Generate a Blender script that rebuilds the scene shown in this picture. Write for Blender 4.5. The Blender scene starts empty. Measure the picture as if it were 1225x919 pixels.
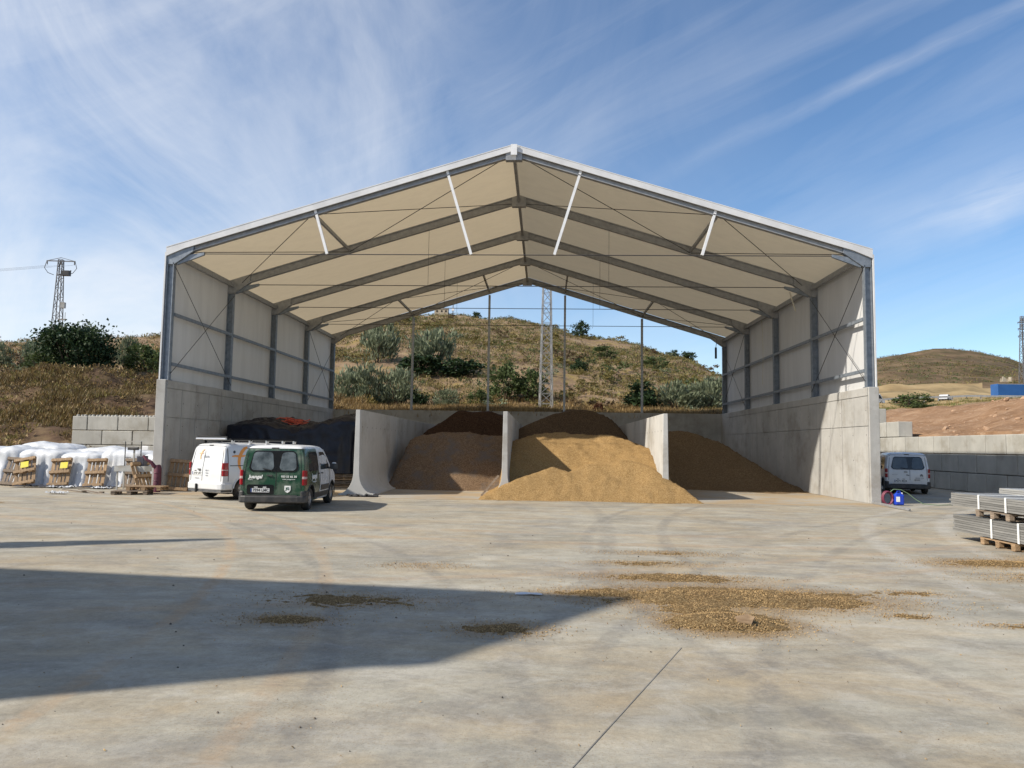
import bpy, bmesh, math, random
from mathutils import Vector, Matrix, noise
PI = math.pi
R = math.radians
random.seed(7)
sc = bpy.context.scene
COL = sc.collection

# ------------------------------------------------------------------ camera
CAM_H = 1.9
yaw, pitch, roll = -0.04332, 0.08055, 0.0143
fw = Vector((math.sin(yaw)*math.cos(pitch), math.cos(yaw)*math.cos(pitch), math.sin(pitch)))
rt = Vector((math.cos(yaw), -math.sin(yaw), 0.0))
up = rt.cross(fw)
r2 = rt*math.cos(roll) + up*math.sin(roll)
u2 = up*math.cos(roll) - rt*math.sin(roll)
cd = bpy.data.cameras.new('camera')
cam = bpy.data.objects.new('camera', cd)
COL.objects.link(cam)
cam.matrix_world = Matrix(((r2.x, u2.x, -fw.x, 0), (r2.y, u2.y, -fw.y, 0), (r2.z, u2.z, -fw.z, CAM_H), (0, 0, 0, 1)))
cd.sensor_width = 36.0
cd.lens = 922.9/1225*36.0
cd.clip_start = 0.05
cd.clip_end = 5000
sc.camera = cam

# ------------------------------------------------------------------ light
SUN_D = Vector((1.12, 0.49, -1.0)).normalized()          # the way sunlight travels
sd = bpy.data.lights.new('sun', 'SUN')
sd.energy = 3.8
sd.angle = R(1.0)
sd.color = (1.0, 0.93, 0.82)
sun = bpy.data.objects.new('sun', sd)
COL.objects.link(sun)
sun.rotation_euler = SUN_D.to_track_quat('-Z', 'Y').to_euler()
sun.location = (-40, -20, 40)
SUN_EL = math.asin(-SUN_D.z)
SUN_AZ = math.atan2(-SUN_D.x, -SUN_D.y)

w = bpy.data.worlds.new('World')
sc.world = w
w.use_nodes = True
nt = w.node_tree
for n in list(nt.nodes):
    nt.nodes.remove(n)

def N(tree, typ, **kw):
    n = tree.nodes.new(typ)
    for k, v in kw.items():
        if k in n.inputs.keys():
            n.inputs[k].default_value = v
        else:
            setattr(n, k, v)
    return n
def L(tree, a, b):
    tree.links.new(a, b)
def M_(tree, op, a, b=None, c=None, clamp=False):
    n = tree.nodes.new('ShaderNodeMath'); n.operation = op; n.use_clamp = clamp
    for i, x in enumerate((a, b, c)):
        if x is None: continue
        if isinstance(x, (int, float)): n.inputs[i].default_value = x
        else: tree.links.new(x, n.inputs[i])
    return n.outputs[0]
def MIX(tree, fac, a, b, blend='MIX'):
    n = tree.nodes.new('ShaderNodeMix'); n.data_type = 'RGBA'; n.blend_type = blend
    for i, x in ((0, fac), (6, a), (7, b)):
        if isinstance(x, (int, float)): n.inputs[i].default_value = x
        elif isinstance(x, tuple): n.inputs[i].default_value = x if len(x) == 4 else x + (1,)
        else: tree.links.new(x, n.inputs[i])
    return n.outputs[2]
def RAMP(tree, fac, stops, interp='LINEAR'):
    n = tree.nodes.new('ShaderNodeValToRGB')
    cr = n.color_ramp; cr.interpolation = interp
    while len(cr.elements) < len(stops): cr.elements.new(0.5)
    for e, (p, c) in zip(cr.elements, stops):
        e.position = p
        e.color = (c, c, c, 1) if isinstance(c, (int, float)) else (c if len(c) == 4 else c + (1,))
    tree.links.new(fac, n.inputs[0])
    return n.outputs[0]

sky = N(nt, 'ShaderNodeTexSky', sky_type='NISHITA', sun_disc=False, sun_elevation=SUN_EL, sun_rotation=SUN_AZ % (2*PI),
        altitude=500, air_density=1.0, dust_density=0.25, ozone_density=2.6)
tc = N(nt, 'ShaderNodeTexCoord')
sep = N(nt, 'ShaderNodeSeparateXYZ'); L(nt, tc.outputs['Generated'], sep.inputs[0])
def dotc(vec):
    vm = N(nt, 'ShaderNodeVectorMath', operation='DOT_PRODUCT'); L(nt, tc.outputs['Generated'], vm.inputs[0]); vm.inputs[1].default_value = vec
    return vm.outputs['Value']
def cirrus(axis, nrm, sa, sn, so, scale, detail, dist, rough=0.6, off=0.0):
    """noise over the sky drawn out along one direction"""
    a_, n_ = Vector(axis).normalized(), Vector(nrm).normalized(); o_ = a_.cross(n_)
    cmb = N(nt, 'ShaderNodeCombineXYZ')
    for i, (v_, k_) in enumerate(((a_, sa), (n_, sn), (o_, so))):
        L(nt, M_(nt, 'ADD', M_(nt, 'MULTIPLY', dotc(tuple(v_)), k_), off*(i+1)), cmb.inputs[i])
    tx = N(nt, 'ShaderNodeTexNoise', Scale=scale, Detail=detail, Roughness=rough, Distortion=dist)
    L(nt, cmb.outputs[0], tx.inputs['Vector'])
    return tx.outputs[0]
AXS, NRS = (0.8535, -0.4315, 0.2923), (0.4241, 0.2491, -0.8707)
broad = RAMP(nt, cirrus((1, 0, .3), (-.3, 0, 1), 1.0, 1.5, 1.0, 1.7, 6, 0.5, 0.6, 3.3), [(0.36, 0.0), (0.66, 1.0)])
wisp = RAMP(nt, cirrus((.35, .2, -.9), (.9, 0, .35), 1.0, 1.5, 1.3, 2.3, 11, 1.1, 0.60, 1.7), [(0.38, 0.0), (0.80, 1.0)])
streak = RAMP(nt, cirrus(AXS, NRS, 0.55, 5.0, 1.2, 1.8, 9, 0.45, 0.58, 5.1), [(0.47, 0.0), (0.80, 1.0)])
# the cloud sheet lies to the left (west) and thins out to the right
west = RAMP(nt, M_(nt, 'ADD', M_(nt, 'MULTIPLY', sep.outputs[0], -0.75), 0.5), [(0.28, 0.03), (0.50, 0.22), (0.80, 0.9), (1.0, 1.0)])
sheet = M_(nt, 'MULTIPLY', west, M_(nt, 'ADD', M_(nt, 'MULTIPLY', broad, 0.50), M_(nt, 'MULTIPLY', wisp, 0.85)))
low = M_(nt, 'POWER', M_(nt, 'SUBTRACT', 1.0, M_(nt, 'MAXIMUM', sep.outputs[2], 0.0), clamp=True), 6.0)
cl = M_(nt, 'ADD', M_(nt, 'MULTIPLY', sheet, 0.80), M_(nt, 'MULTIPLY', streak, 0.22))
cl = M_(nt, 'ADD', cl, M_(nt, 'MULTIPLY', low, M_(nt, 'ADD', 0.03, M_(nt, 'MULTIPLY', west, 0.50))))
# old, spread contrails: thin bands along great circles
def band(nrm, width, gain, a0, a1, axis, off):
    wob = M_(nt, 'MULTIPLY', M_(nt, 'SUBTRACT', cirrus(axis, nrm, 6, 6, 6, 1.0, 4, 0, 0.6, off), 0.5), width*1.8)
    d = M_(nt, 'ABSOLUTE', M_(nt, 'ADD', dotc(nrm), wob))
    prof = M_(nt, 'SUBTRACT', 1.0, M_(nt, 'DIVIDE', d, width), clamp=True)
    m = M_(nt, 'DIVIDE', M_(nt, 'SUBTRACT', dotc(axis), a0), a1-a0, clamp=True)
    br = RAMP(nt, cirrus(axis, nrm, 5, 30, 5, 1.0, 6, 0.3, 0.65, off+2), [(0.3, 0.2), (0.65, 1.0)])
    return M_(nt, 'MULTIPLY', M_(nt, 'MULTIPLY', M_(nt, 'MULTIPLY', prof, m), br), gain)
cl = M_(nt, 'ADD', cl, band((0.4241, 0.2491, -0.8707), 0.014, 0.22, -0.26, 0.05, AXS, 1.0))
cl = M_(nt, 'ADD', cl, band((0.3688, 0.0897, -0.9252), 0.040, 0.42, -0.10, 0.06, (0.8209, -0.4984, 0.2789), 4.0))
cl = M_(nt, 'MINIMUM', cl, 0.9)
shs = N(nt, 'ShaderNodeHueSaturation', Saturation=1.12); L(nt, sky.outputs[0], shs.inputs['Color'])
bg1 = N(nt, 'ShaderNodeBackground', Strength=0.100); L(nt, shs.outputs[0], bg1.inputs[0])
bg2 = N(nt, 'ShaderNodeBackground', Strength=0.66); bg2.inputs[0].default_value = (0.95, 0.97, 1.0, 1)
mx = N(nt, 'ShaderNodeMixShader'); L(nt, cl, mx.inputs[0]); L(nt, bg1.outputs[0], mx.inputs[1]); L(nt, bg2.outputs[0], mx.inputs[2])
wo = N(nt, 'ShaderNodeOutputWorld'); L(nt, mx.outputs[0], wo.inputs[0])

sc.view_settings.view_transform = 'Standard'
sc.view_settings.look = 'None'
sc.view_settings.gamma = 1.0
sc.view_settings.use_curve_mapping = False
sc.view_settings.exposure = 0.65
sc.render.engine = 'CYCLES'

# ------------------------------------------------------------------ helpers
class MB:
    def __init__(s): s.v = []; s.f = []; s.m = []; s.mi = 0
    def add(s, vs, fs):
        n = len(s.v)
        s.v += [tuple(v) for v in vs]
        s.f += [tuple(i+n for i in f) for f in fs]
        s.m += [s.mi]*len(fs)
        return s
    def box(s, c, d, M=None):
        hx, hy, hz = d[0]/2, d[1]/2, d[2]/2
        vs = [Vector((x, y, z)) for z in (-hz, hz) for y in (-hy, hy) for x in (-hx, hx)]
        vs = [(M @ v if M else v) + Vector(c) for v in vs]
        return s.add(vs, [(0, 2, 3, 1), (4, 5, 7, 6), (0, 1, 5, 4), (2, 6, 7, 3), (0, 4, 6, 2), (1, 3, 7, 5)])
    def bar(s, p, q, w, h=None, upv=(0, 0, 1)):
        p, q = Vector(p), Vector(q); h = h or w
        d = (q-p).normalized(); u = Vector(upv)
        if abs(d.dot(u)) > 0.98: u = Vector((0, 1, 0))
        a = d.cross(u).normalized(); b = a.cross(d)
        vs = [e + a*(i*w/2) + b*(j*h/2) for e in (p, q) for j in (-1, 1) for i in (-1, 1)]
        return s.add(vs, [(0, 2, 3, 1), (4, 5, 7, 6), (0, 1, 5, 4), (2, 6, 7, 3), (0, 4, 6, 2), (1, 3, 7, 5)])
    def tube(s, pts, r, n=8, cap=True):
        pts = [Vector(p) for p in pts]; k = len(pts)
        rs = r if isinstance(r, (list, tuple)) else [r]*k
        vs = []; prev = None
        for i, p in enumerate(pts):
            d = (pts[min(i+1, k-1)] - pts[max(i-1, 0)]).normalized()
            u = prev if prev is not None else (Vector((0, 0, 1)) if abs(d.z) < 0.9 else Vector((1, 0, 0)))
            a = d.cross(u).normalized(); b = a.cross(d).normalized(); prev = b
            for j in range(n):
                t = 2*PI*j/n
                vs.append(p + (a*math.cos(t) + b*math.sin(t))*rs[i])
        fs = [(i*n+j, i*n+(j+1) % n, (i+1)*n+(j+1) % n, (i+1)*n+j) for i in range(k-1) for j in range(n)]
        if cap: fs += [tuple(range(n-1, -1, -1)), tuple(range((k-1)*n, k*n))]
        return s.add(vs, fs)
    def prism(s, poly, ext):
        n = len(poly); e = Vector(ext)
        vs = [Vector(p) for p in poly] + [Vector(p)+e for p in poly]
        fs = [tuple(range(n-1, -1, -1)), tuple(range(n, 2*n))] + [(i, (i+1) % n, n+(i+1) % n, n+i) for i in range(n)]
        return s.add(vs, fs)
    def grid(s, rows):
        nr, nc = len(rows), len(rows[0])
        return s.add([p for r in rows for p in r],
                     [(i*nc+j, i*nc+j+1, (i+1)*nc+j+1, (i+1)*nc+j) for i in range(nr-1) for j in range(nc-1)])
    def lathe(s, prof, c=(0, 0, 0), axis='z', n=24):
        vs = []
        for (r, h) in prof:
            for j in range(n):
                t = 2*PI*j/n
                a, b = r*math.cos(t), r*math.sin(t)
                v = {'z': (a, b, h), 'x': (h, a, b), 'y': (b, h, a)}[axis]
                vs.append(Vector(v)+Vector(c))
        k = len(prof)
        fs = [(i*n+j, i*n+(j+1) % n, (i+1)*n+(j+1) % n, (i+1)*n+j) for i in range(k-1) for j in range(n)]
        return s.add(vs, fs)
    def mesh(s, name, mats):
        me = bpy.data.meshes.new(name)
        me.from_pydata(s.v, [], s.f)
        for m in (mats if isinstance(mats, (list, tuple)) else [mats]): me.materials.append(m)
        me.polygons.foreach_set('material_index', s.m)
        return me
    def build(s, name, mats, parent=None, smooth=False, bevel=0, recalc=True, local=False):
        me = s.mesh(name, mats)
        if recalc:
            b = bmesh.new(); b.from_mesh(me); bmesh.ops.recalc_face_normals(b, faces=b.faces); b.to_mesh(me); b.free()
        o = bpy.data.objects.new(name, me); COL.objects.link(o)
        if parent is None:
            xs = [v.co.x for v in me.vertices]; ys = [v.co.y for v in me.vertices]; zs = [v.co.z for v in me.vertices]
            org = Vector(((min(xs)+max(xs))/2, (min(ys)+max(ys))/2, min(zs)))
            me.transform(Matrix.Translation(-org)); o.location = org
        else:
            o.parent = parent
            if not local:
                off = offset(parent)
                if off.length > 0: me.transform(Matrix.Translation(-off))
        if smooth: shade(o, smooth)
        if bevel: bev(o, bevel)
        return o

def offset(o):
    t = Vector((0, 0, 0))
    while o is not None:
        t += Vector(o.location); o = o.parent
    return t
def shade(o, ang=True):
    me = o.data
    me.polygons.foreach_set('use_smooth', [True]*len(me.polygons))
    if ang is not True:
        b = bmesh.new(); b.from_mesh(me)
        for e in b.edges:
            if len(e.link_faces) == 2 and e.calc_face_angle(0) > R(ang): e.smooth = False
        b.to_mesh(me); b.free()
def bev(o, wd, seg=2):
    m = o.modifiers.new('bevel', 'BEVEL'); m.width = wd; m.segments = seg; m.limit_method = 'ANGLE'; m.angle_limit = R(40)
def tag(o, label=None, cat=None, group=None, kind=None):
    if label: o['label'] = label
    if cat: o['category'] = cat
    if group: o['group'] = group
    if kind: o['kind'] = kind
    return o
def thing(name, label, cat, loc=(0, 0, 0), rz=0, group=None):
    o = bpy.data.objects.new(name, None); COL.objects.link(o)
    o.location = loc; o.rotation_euler = (0, 0, rz); o.empty_display_size = 0.3
    return tag(o, label, cat, group)
def piece(me, name, parent, loc, rot=None, scl=None, world=True):
    o = bpy.data.objects.new(name, me); COL.objects.link(o); o.parent = parent
    o.location = Vector(loc) - (offset(parent) if world else Vector((0, 0, 0)))
    if rot: o.rotation_euler = rot
    if scl: o.scale = scl
    return o
def copy_tree(o, parent=None):
    c = o.copy(); COL.objects.link(c); c.parent = parent
    for ch in list(o.children): copy_tree(ch, c)
    return c

# ------------------------------------------------------------------ materials
def mat(name, c1, c2=None, scale=4.0, rough=0.8, metal=0.0, bump=0.0, bscale=None, detail=6, lo=0.35, hi=0.65,
        stretch=(1, 1, 1), c3=None, s3=0.5, f3=0.6, rnd=0.0, spec=0.5, coord='Object', world=False, sub=None):
    m = bpy.data.materials.new(name); m.use_nodes = True
    t = m.node_tree; b = t.nodes['Principled BSDF']
    b.inputs['Roughness'].default_value = rough; b.inputs['Metallic'].default_value = metal
    b.inputs['Specular IOR Level'].default_value = spec
    if world:
        g = N(t, 'ShaderNodeNewGeometry'); vec = g.outputs['Position']
    else:
        g = N(t, 'ShaderNodeTexCoord'); vec = g.outputs[coord]
    mp = N(t, 'ShaderNodeMapping'); mp.inputs['Scale'].default_value = stretch; L(t, vec, mp.inputs[0])
    oi = None
    if rnd:
        oi = N(t, 'ShaderNodeObjectInfo')
        ad = N(t, 'ShaderNodeVectorMath', operation='ADD'); L(t, mp.outputs[0], ad.inputs[0])
        sc_ = N(t, 'ShaderNodeVectorMath', operation='SCALE'); sc_.inputs[0].default_value = (17, 31, 23); L(t, oi.outputs['Random'], sc_.inputs['Scale'])
        L(t, sc_.outputs[0], ad.inputs[1]); v = ad.outputs[0]
    else: v = mp.outputs[0]
    col = None
    if c2 is None: b.inputs['Base Color'].default_value = tuple(c1)+(1,)
    else:
        tx = N(t, 'ShaderNodeTexNoise', Scale=scale, Detail=detail, Roughness=0.62); L(t, v, tx.inputs['Vector'])
        col = RAMP(t, tx.outputs[0], [(lo, tuple(c1)), (hi, tuple(c2))])
    if c3 is not None:
        t3 = N(t, 'ShaderNodeTexNoise', Scale=s3, Detail=5, Roughness=0.6); L(t, v, t3.inputs['Vector'])
        fac = M_(t, 'MULTIPLY', RAMP(t, t3.outputs[0], [(0.45, 0.0), (0.66, 1.0)]), f3)
        col = MIX(t, fac, col if col is not None else tuple(c1), tuple(c3))
    if rnd:
        col = col if col is not None else MIX(t, 0.0, tuple(c1), tuple(c1))
        k = M_(t, 'ADD', 1.0-rnd, M_(t, 'MULTIPLY', oi.outputs['Random'], 2*rnd))
        hs = N(t, 'ShaderNodeHueSaturation'); L(t, k, hs.inputs['Value']); L(t, col, hs.inputs['Color']); col = hs.outputs[0]
    if col is not None: L(t, col, b.inputs['Base Color'])
    if bump:
        tb = N(t, 'ShaderNodeTexNoise', Scale=bscale or scale*4, Detail=5, Roughness=0.65); L(t, v, tb.inputs['Vector'])
        bp = N(t, 'ShaderNodeBump', Strength=bump, Distance=0.02); L(t, tb.outputs[0], bp.inputs['Height']); L(t, bp.outputs[0], b.inputs['Normal'])
    return m

def concrete(name, base, vary=0.10, streaks=0.35, rnd=0.05, rough=0.85):
    """cast concrete: cloudy tone, fine pits and vertical run-off streaks"""
    m = bpy.data.materials.new(name); m.use_nodes = True
    t = m.node_tree; b = t.nodes['Principled BSDF']; b.inputs['Roughness'].default_value = rough
    b.inputs['Specular IOR Level'].default_value = 0.3
    g = N(t, 'ShaderNodeNewGeometry'); oi = N(t, 'ShaderNodeObjectInfo')
    v = g.outputs['Position']
    lo = tuple(x*(1-vary*1.8) for x in base); hi = tuple(x*(1+vary) for x in base)
    n1 = N(t, 'ShaderNodeTexNoise', Scale=0.9, Detail=8, Roughness=0.65); L(t, v, n1.inputs['Vector'])
    c = RAMP(t, n1.outputs[0], [(0.3, lo), (0.7, hi)])
    mp = N(t, 'ShaderNodeMapping'); mp.inputs['Scale'].default_value = (2.2, 2.2, 0.16); L(t, v, mp.inputs[0])
    n2 = N(t, 'ShaderNodeTexNoise', Scale=1.6, Detail=7, Roughness=0.6); L(t, mp.outputs[0], n2.inputs['Vector'])
    c = MIX(t, M_(t, 'MULTIPLY', RAMP(t, n2.outputs[0], [(0.52, 0.0), (0.75, 1.0)]), streaks), c, tuple(x*0.55 for x in (base[0]*1.05, base[1], base[2]*0.85)))
    n4 = N(t, 'ShaderNodeTexNoise', Scale=0.55, Detail=9, Roughness=0.72); L(t, v, n4.inputs['Vector'])
    c = MIX(t, M_(t, 'MULTIPLY', RAMP(t, n4.outputs[0], [(0.52, 0.0), (0.63, 1.0)]), 0.48), c, tuple(x*0.5*k for x, k in zip(base, (1.1, 1.0, 0.85))))
    n3 = N(t, 'ShaderNodeTexNoise', Scale=26, Detail=4, Roughness=0.7); L(t, v, n3.inputs['Vector'])
    c = MIX(t, M_(t, 'MULTIPLY', RAMP(t, n3.outputs[0], [(0.60, 0.0), (0.72, 1.0)]), 0.35), c, tuple(x*0.6 for x in base))
    hs = N(t, 'ShaderNodeHueSaturation'); L(t, c, hs.inputs['Color'])
    L(t, M_(t, 'ADD', 1-rnd, M_(t, 'MULTIPLY', oi.outputs['Random'], 2*rnd)), hs.inputs['Value'])
    L(t, hs.outputs[0], b.inputs['Base Color'])
    bp = N(t, 'ShaderNodeBump', Strength=0.25, Distance=0.01); L(t, n3.outputs[0], bp.inputs['Height']); L(t, bp.outputs[0], b.inputs['Normal'])
    return m

def leafmat(name, c1, c2, trans=0.25):
    m = bpy.data.materials.new(name); m.use_nodes = True
    t = m.node_tree; b = t.nodes['Principled BSDF']; b.inputs['Roughness'].default_value = 0.6; b.inputs['Specular IOR Level'].default_value = 0.25
    g = N(t, 'ShaderNodeNewGeometry')
    n1 = N(t, 'ShaderNodeTexNoise', Scale=1.3, Detail=3); L(t, g.outputs['Position'], n1.inputs['Vector'])
    f = M_(t, 'ADD', M_(t, 'MULTIPLY', g.outputs['Random Per Island'], 0.5), M_(t, 'MULTIPLY', n1.outputs[0], 0.5))
    c = RAMP(t, f, [(0.25, tuple(c1)), (0.75, tuple(c2))])
    L(t, c, b.inputs['Base Color'])
    tr = N(t, 'ShaderNodeBsdfTranslucent'); L(t, c, tr.inputs[0])
    mx = N(t, 'ShaderNodeMixShader', Fac=trans); L(t, b.outputs[0], mx.inputs[1]); L(t, tr.outputs[0], mx.inputs[2])
    L(t, mx.outputs[0], t.nodes['Material Output'].inputs[0])
    return m

def heapmat(name, c1, c2, c3, grain=16.0, c4=None):
    m = bpy.data.materials.new(name); m.use_nodes = True
    t = m.node_tree; b = t.nodes['Principled BSDF']; b.inputs['Roughness'].default_value = 0.95; b.inputs['Specular IOR Level'].default_value = 0.15
    g = N(t, 'ShaderNodeNewGeometry'); v = g.outputs['Position']
    vo = N(t, 'ShaderNodeTexVoronoi', Scale=grain); L(t, v, vo.inputs['Vector'])
    c = RAMP(t, N_sep(t, vo.outputs['Color']), [(0.1, tuple(c1)), (0.55, tuple(c2)), (0.95, tuple(c3))])
    n1 = N(t, 'ShaderNodeTexNoise', Scale=1.1, Detail=7, Roughness=0.7); L(t, v, n1.inputs['Vector'])
    if c4 is not None:
        c = MIX(t, RAMP(t, n1.outputs[0], [(0.50, 0.0), (0.62, 0.8)]), c, tuple(c4))
    else:
        c = MIX(t, RAMP(t, n1.outputs[0], [(0.42, 0.0), (0.7, 0.35)]), c, tuple(x*0.75 for x in c2))
    L(t, c, b.inputs['Base Color'])
    n2 = N(t, 'ShaderNodeTexNoise', Scale=grain*0.8, Detail=4, Roughness=0.75); L(t, v, n2.inputs['Vector'])
    bp = N(t, 'ShaderNodeBump', Strength=0.7, Distance=0.05); L(t, n2.outputs[0], bp.inputs['Height']); L(t, bp.outputs[0], b.inputs['Normal'])
    return m
def N_sep(t, colsock):
    s = N(t, 'ShaderNodeSeparateColor'); L(t, colsock, s.inputs[0]); return s.outputs[0]

MT = {}
MT['conc'] = concrete('cast_concrete', (0.42, 0.41, 0.385))
MT['conc_l'] = concrete('precast_concrete', (0.50, 0.49, 0.46), 0.06, 0.22)
MT['block'] = concrete('block_concrete', (0.42, 0.405, 0.36), 0.10, 0.3, 0.10)
MT['steel'] = mat('galvanised_steel', (0.17, 0.195, 0.225), (0.25, 0.28, 0.315), 6, 0.5, 0.35, rnd=0.05)
MT['rafter'] = mat('aluminium_profile', (0.26, 0.265, 0.27), (0.36, 0.365, 0.37), 5, 0.5, 0.3)
MT['white_steel'] = mat('white_painted_steel', (0.72, 0.72, 0.72), (0.8, 0.8, 0.8), 4, 0.45)
MT['cable'] = mat('steel_cable', (0.06, 0.06, 0.065), None, rough=0.5, metal=0.4)
MT['dark'] = mat('dark_gap', (0.02, 0.02, 0.02), None, rough=0.9)
def membrane(name, col, trans, tcol):
    m = bpy.data.materials.new(name); m.use_nodes = True
    t = m.node_tree; b = t.nodes['Principled BSDF']; b.inputs['Roughness'].default_value = 0.55
    g = N(t, 'ShaderNodeNewGeometry')
    n1 = N(t, 'ShaderNodeTexNoise', Scale=0.35, Detail=6, Roughness=0.6); L(t, g.outputs['Position'], n1.inputs['Vector'])
    mp = N(t, 'ShaderNodeMapping'); mp.inputs['Scale'].default_value = (1.2, 1.6, 0.2); L(t, g.outputs['Position'], mp.inputs[0])
    n2 = N(t, 'ShaderNodeTexNoise', Scale=1.0, Detail=7, Roughness=0.65); L(t, mp.outputs[0], n2.inputs['Vector'])
    c = MIX(t, M_(t, 'MULTIPLY', RAMP(t, n2.outputs[0], [(0.42, 0.0), (0.68, 1.0)]), 0.45), tuple(col), tuple(x*0.72 for x in col))
    L(t, c, b.inputs['Base Color'])
    tr = N(t, 'ShaderNodeBsdfTranslucent'); tr.inputs[0].default_value = tuple(tcol)+(1,)
    mx = N(t, 'ShaderNodeMixShader', Fac=trans); L(t, b.outputs[0], mx.inputs[1]); L(t, tr.outputs[0], mx.inputs[2])
    L(t, mx.outputs[0], t.nodes['Material Output'].inputs[0])
    bp = N(t, 'ShaderNodeBump', Strength=0.12, Distance=0.05); L(t, n1.outputs[0], bp.inputs['Height']); L(t, bp.outputs[0], b.inputs['Normal'])
    return m
MT['roof'] = membrane('roof_membrane', (0.62, 0.575, 0.475), 0.29, (0.61, 0.50, 0.335))
MT['side'] = membrane('side_membrane', (0.60, 0.60, 0.595), 0.03, (0.5, 0.5, 0.48))
MT['fascia'] = mat('white_pvc', (0.58, 0.58, 0.58), (0.70, 0.70, 0.70), 1.2, 0.5)
MT['wood'] = mat('pallet_wood', (0.22, 0.14, 0.075), (0.38, 0.26, 0.15), 6, 0.85, stretch=(1, 6, 6), rnd=0.2, bump=0.2)
MT['wood_grey'] = mat('weathered_wood', (0.16, 0.12, 0.09), (0.28, 0.22, 0.16), 6, 0.9, stretch=(1, 6, 6), rnd=0.2, bump=0.2)
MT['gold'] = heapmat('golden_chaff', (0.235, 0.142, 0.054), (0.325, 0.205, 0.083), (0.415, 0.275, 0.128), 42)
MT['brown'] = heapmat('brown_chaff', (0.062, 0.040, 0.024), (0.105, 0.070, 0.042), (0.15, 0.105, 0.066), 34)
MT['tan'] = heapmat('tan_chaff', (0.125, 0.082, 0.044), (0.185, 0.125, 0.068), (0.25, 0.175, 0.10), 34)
MT['mixed'] = heapmat('mixed_compost', (0.125, 0.080, 0.048), (0.19, 0.126, 0.076), (0.26, 0.18, 0.115), 36, (0.145, 0.125, 0.108))
MT['black'] = heapmat('dark_compost', (0.030, 0.016, 0.010), (0.055, 0.028, 0.016), (0.085, 0.05, 0.03), 30)

def fbm(x, y, z=0.0, o=4):
    return noise.fractal(Vector((x, y, z)), 1.0, 2.0, o)
def sstep(a, b, x):
    t = max(0.0, min(1.0, (x-a)/(b-a))); return t*t*(3-2*t)
def lerp(a, b, t): return a+(b-a)*t
def pl(pts, x):
    if x <= pts[0][0]: return pts[0][1]
    for (a, b), (c, d) in zip(pts, pts[1:]):
        if x <= c: return b+(d-b)*(x-a)/(c-a)
    return pts[-1][1]
# ================================================================== SETTING
SP = [(2.4, 10.2, 1.5, .62, 1.0), (3.6, 10.05, .55, .45, .75), (2.02, 8.75, .55, .42, 1.25), (1.9, 9.4, .5, .6, .7), (.72, 10.25, .62, .26, .75), (1.9, 11.6, 1.0, .30, .8), (1.7, 13.0, .8, .28, .55), (2.3, 14.3, .9, .3, .5),
      (-.42, 8.2, .42, .26, .62), (-2.75, 8.4, .45, .22, .62), (-2.3, 9.5, .8, .4, .45), (7.9, 13.8, 1.1, .45, .75), (9.6, 13.6, 1.2, .9, .9), (8.0, 12.3, 1.0, .4, .6), (-1.9, 12.3, .6, .25, .5), (4.9, 10.8, .5, .2, .45), (4.2, 9.3, .35, .14, .5), (5.2, 8.9, .4, .12, .5),
      (-17.6, 22.6, 1.3, .5, .6), (-16.2, 20.6, .9, .4, .5), (-1.0, 25.6, 2.0, .5, .4), (6.0, 26.3, 1.4, .6, .5)]
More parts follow.
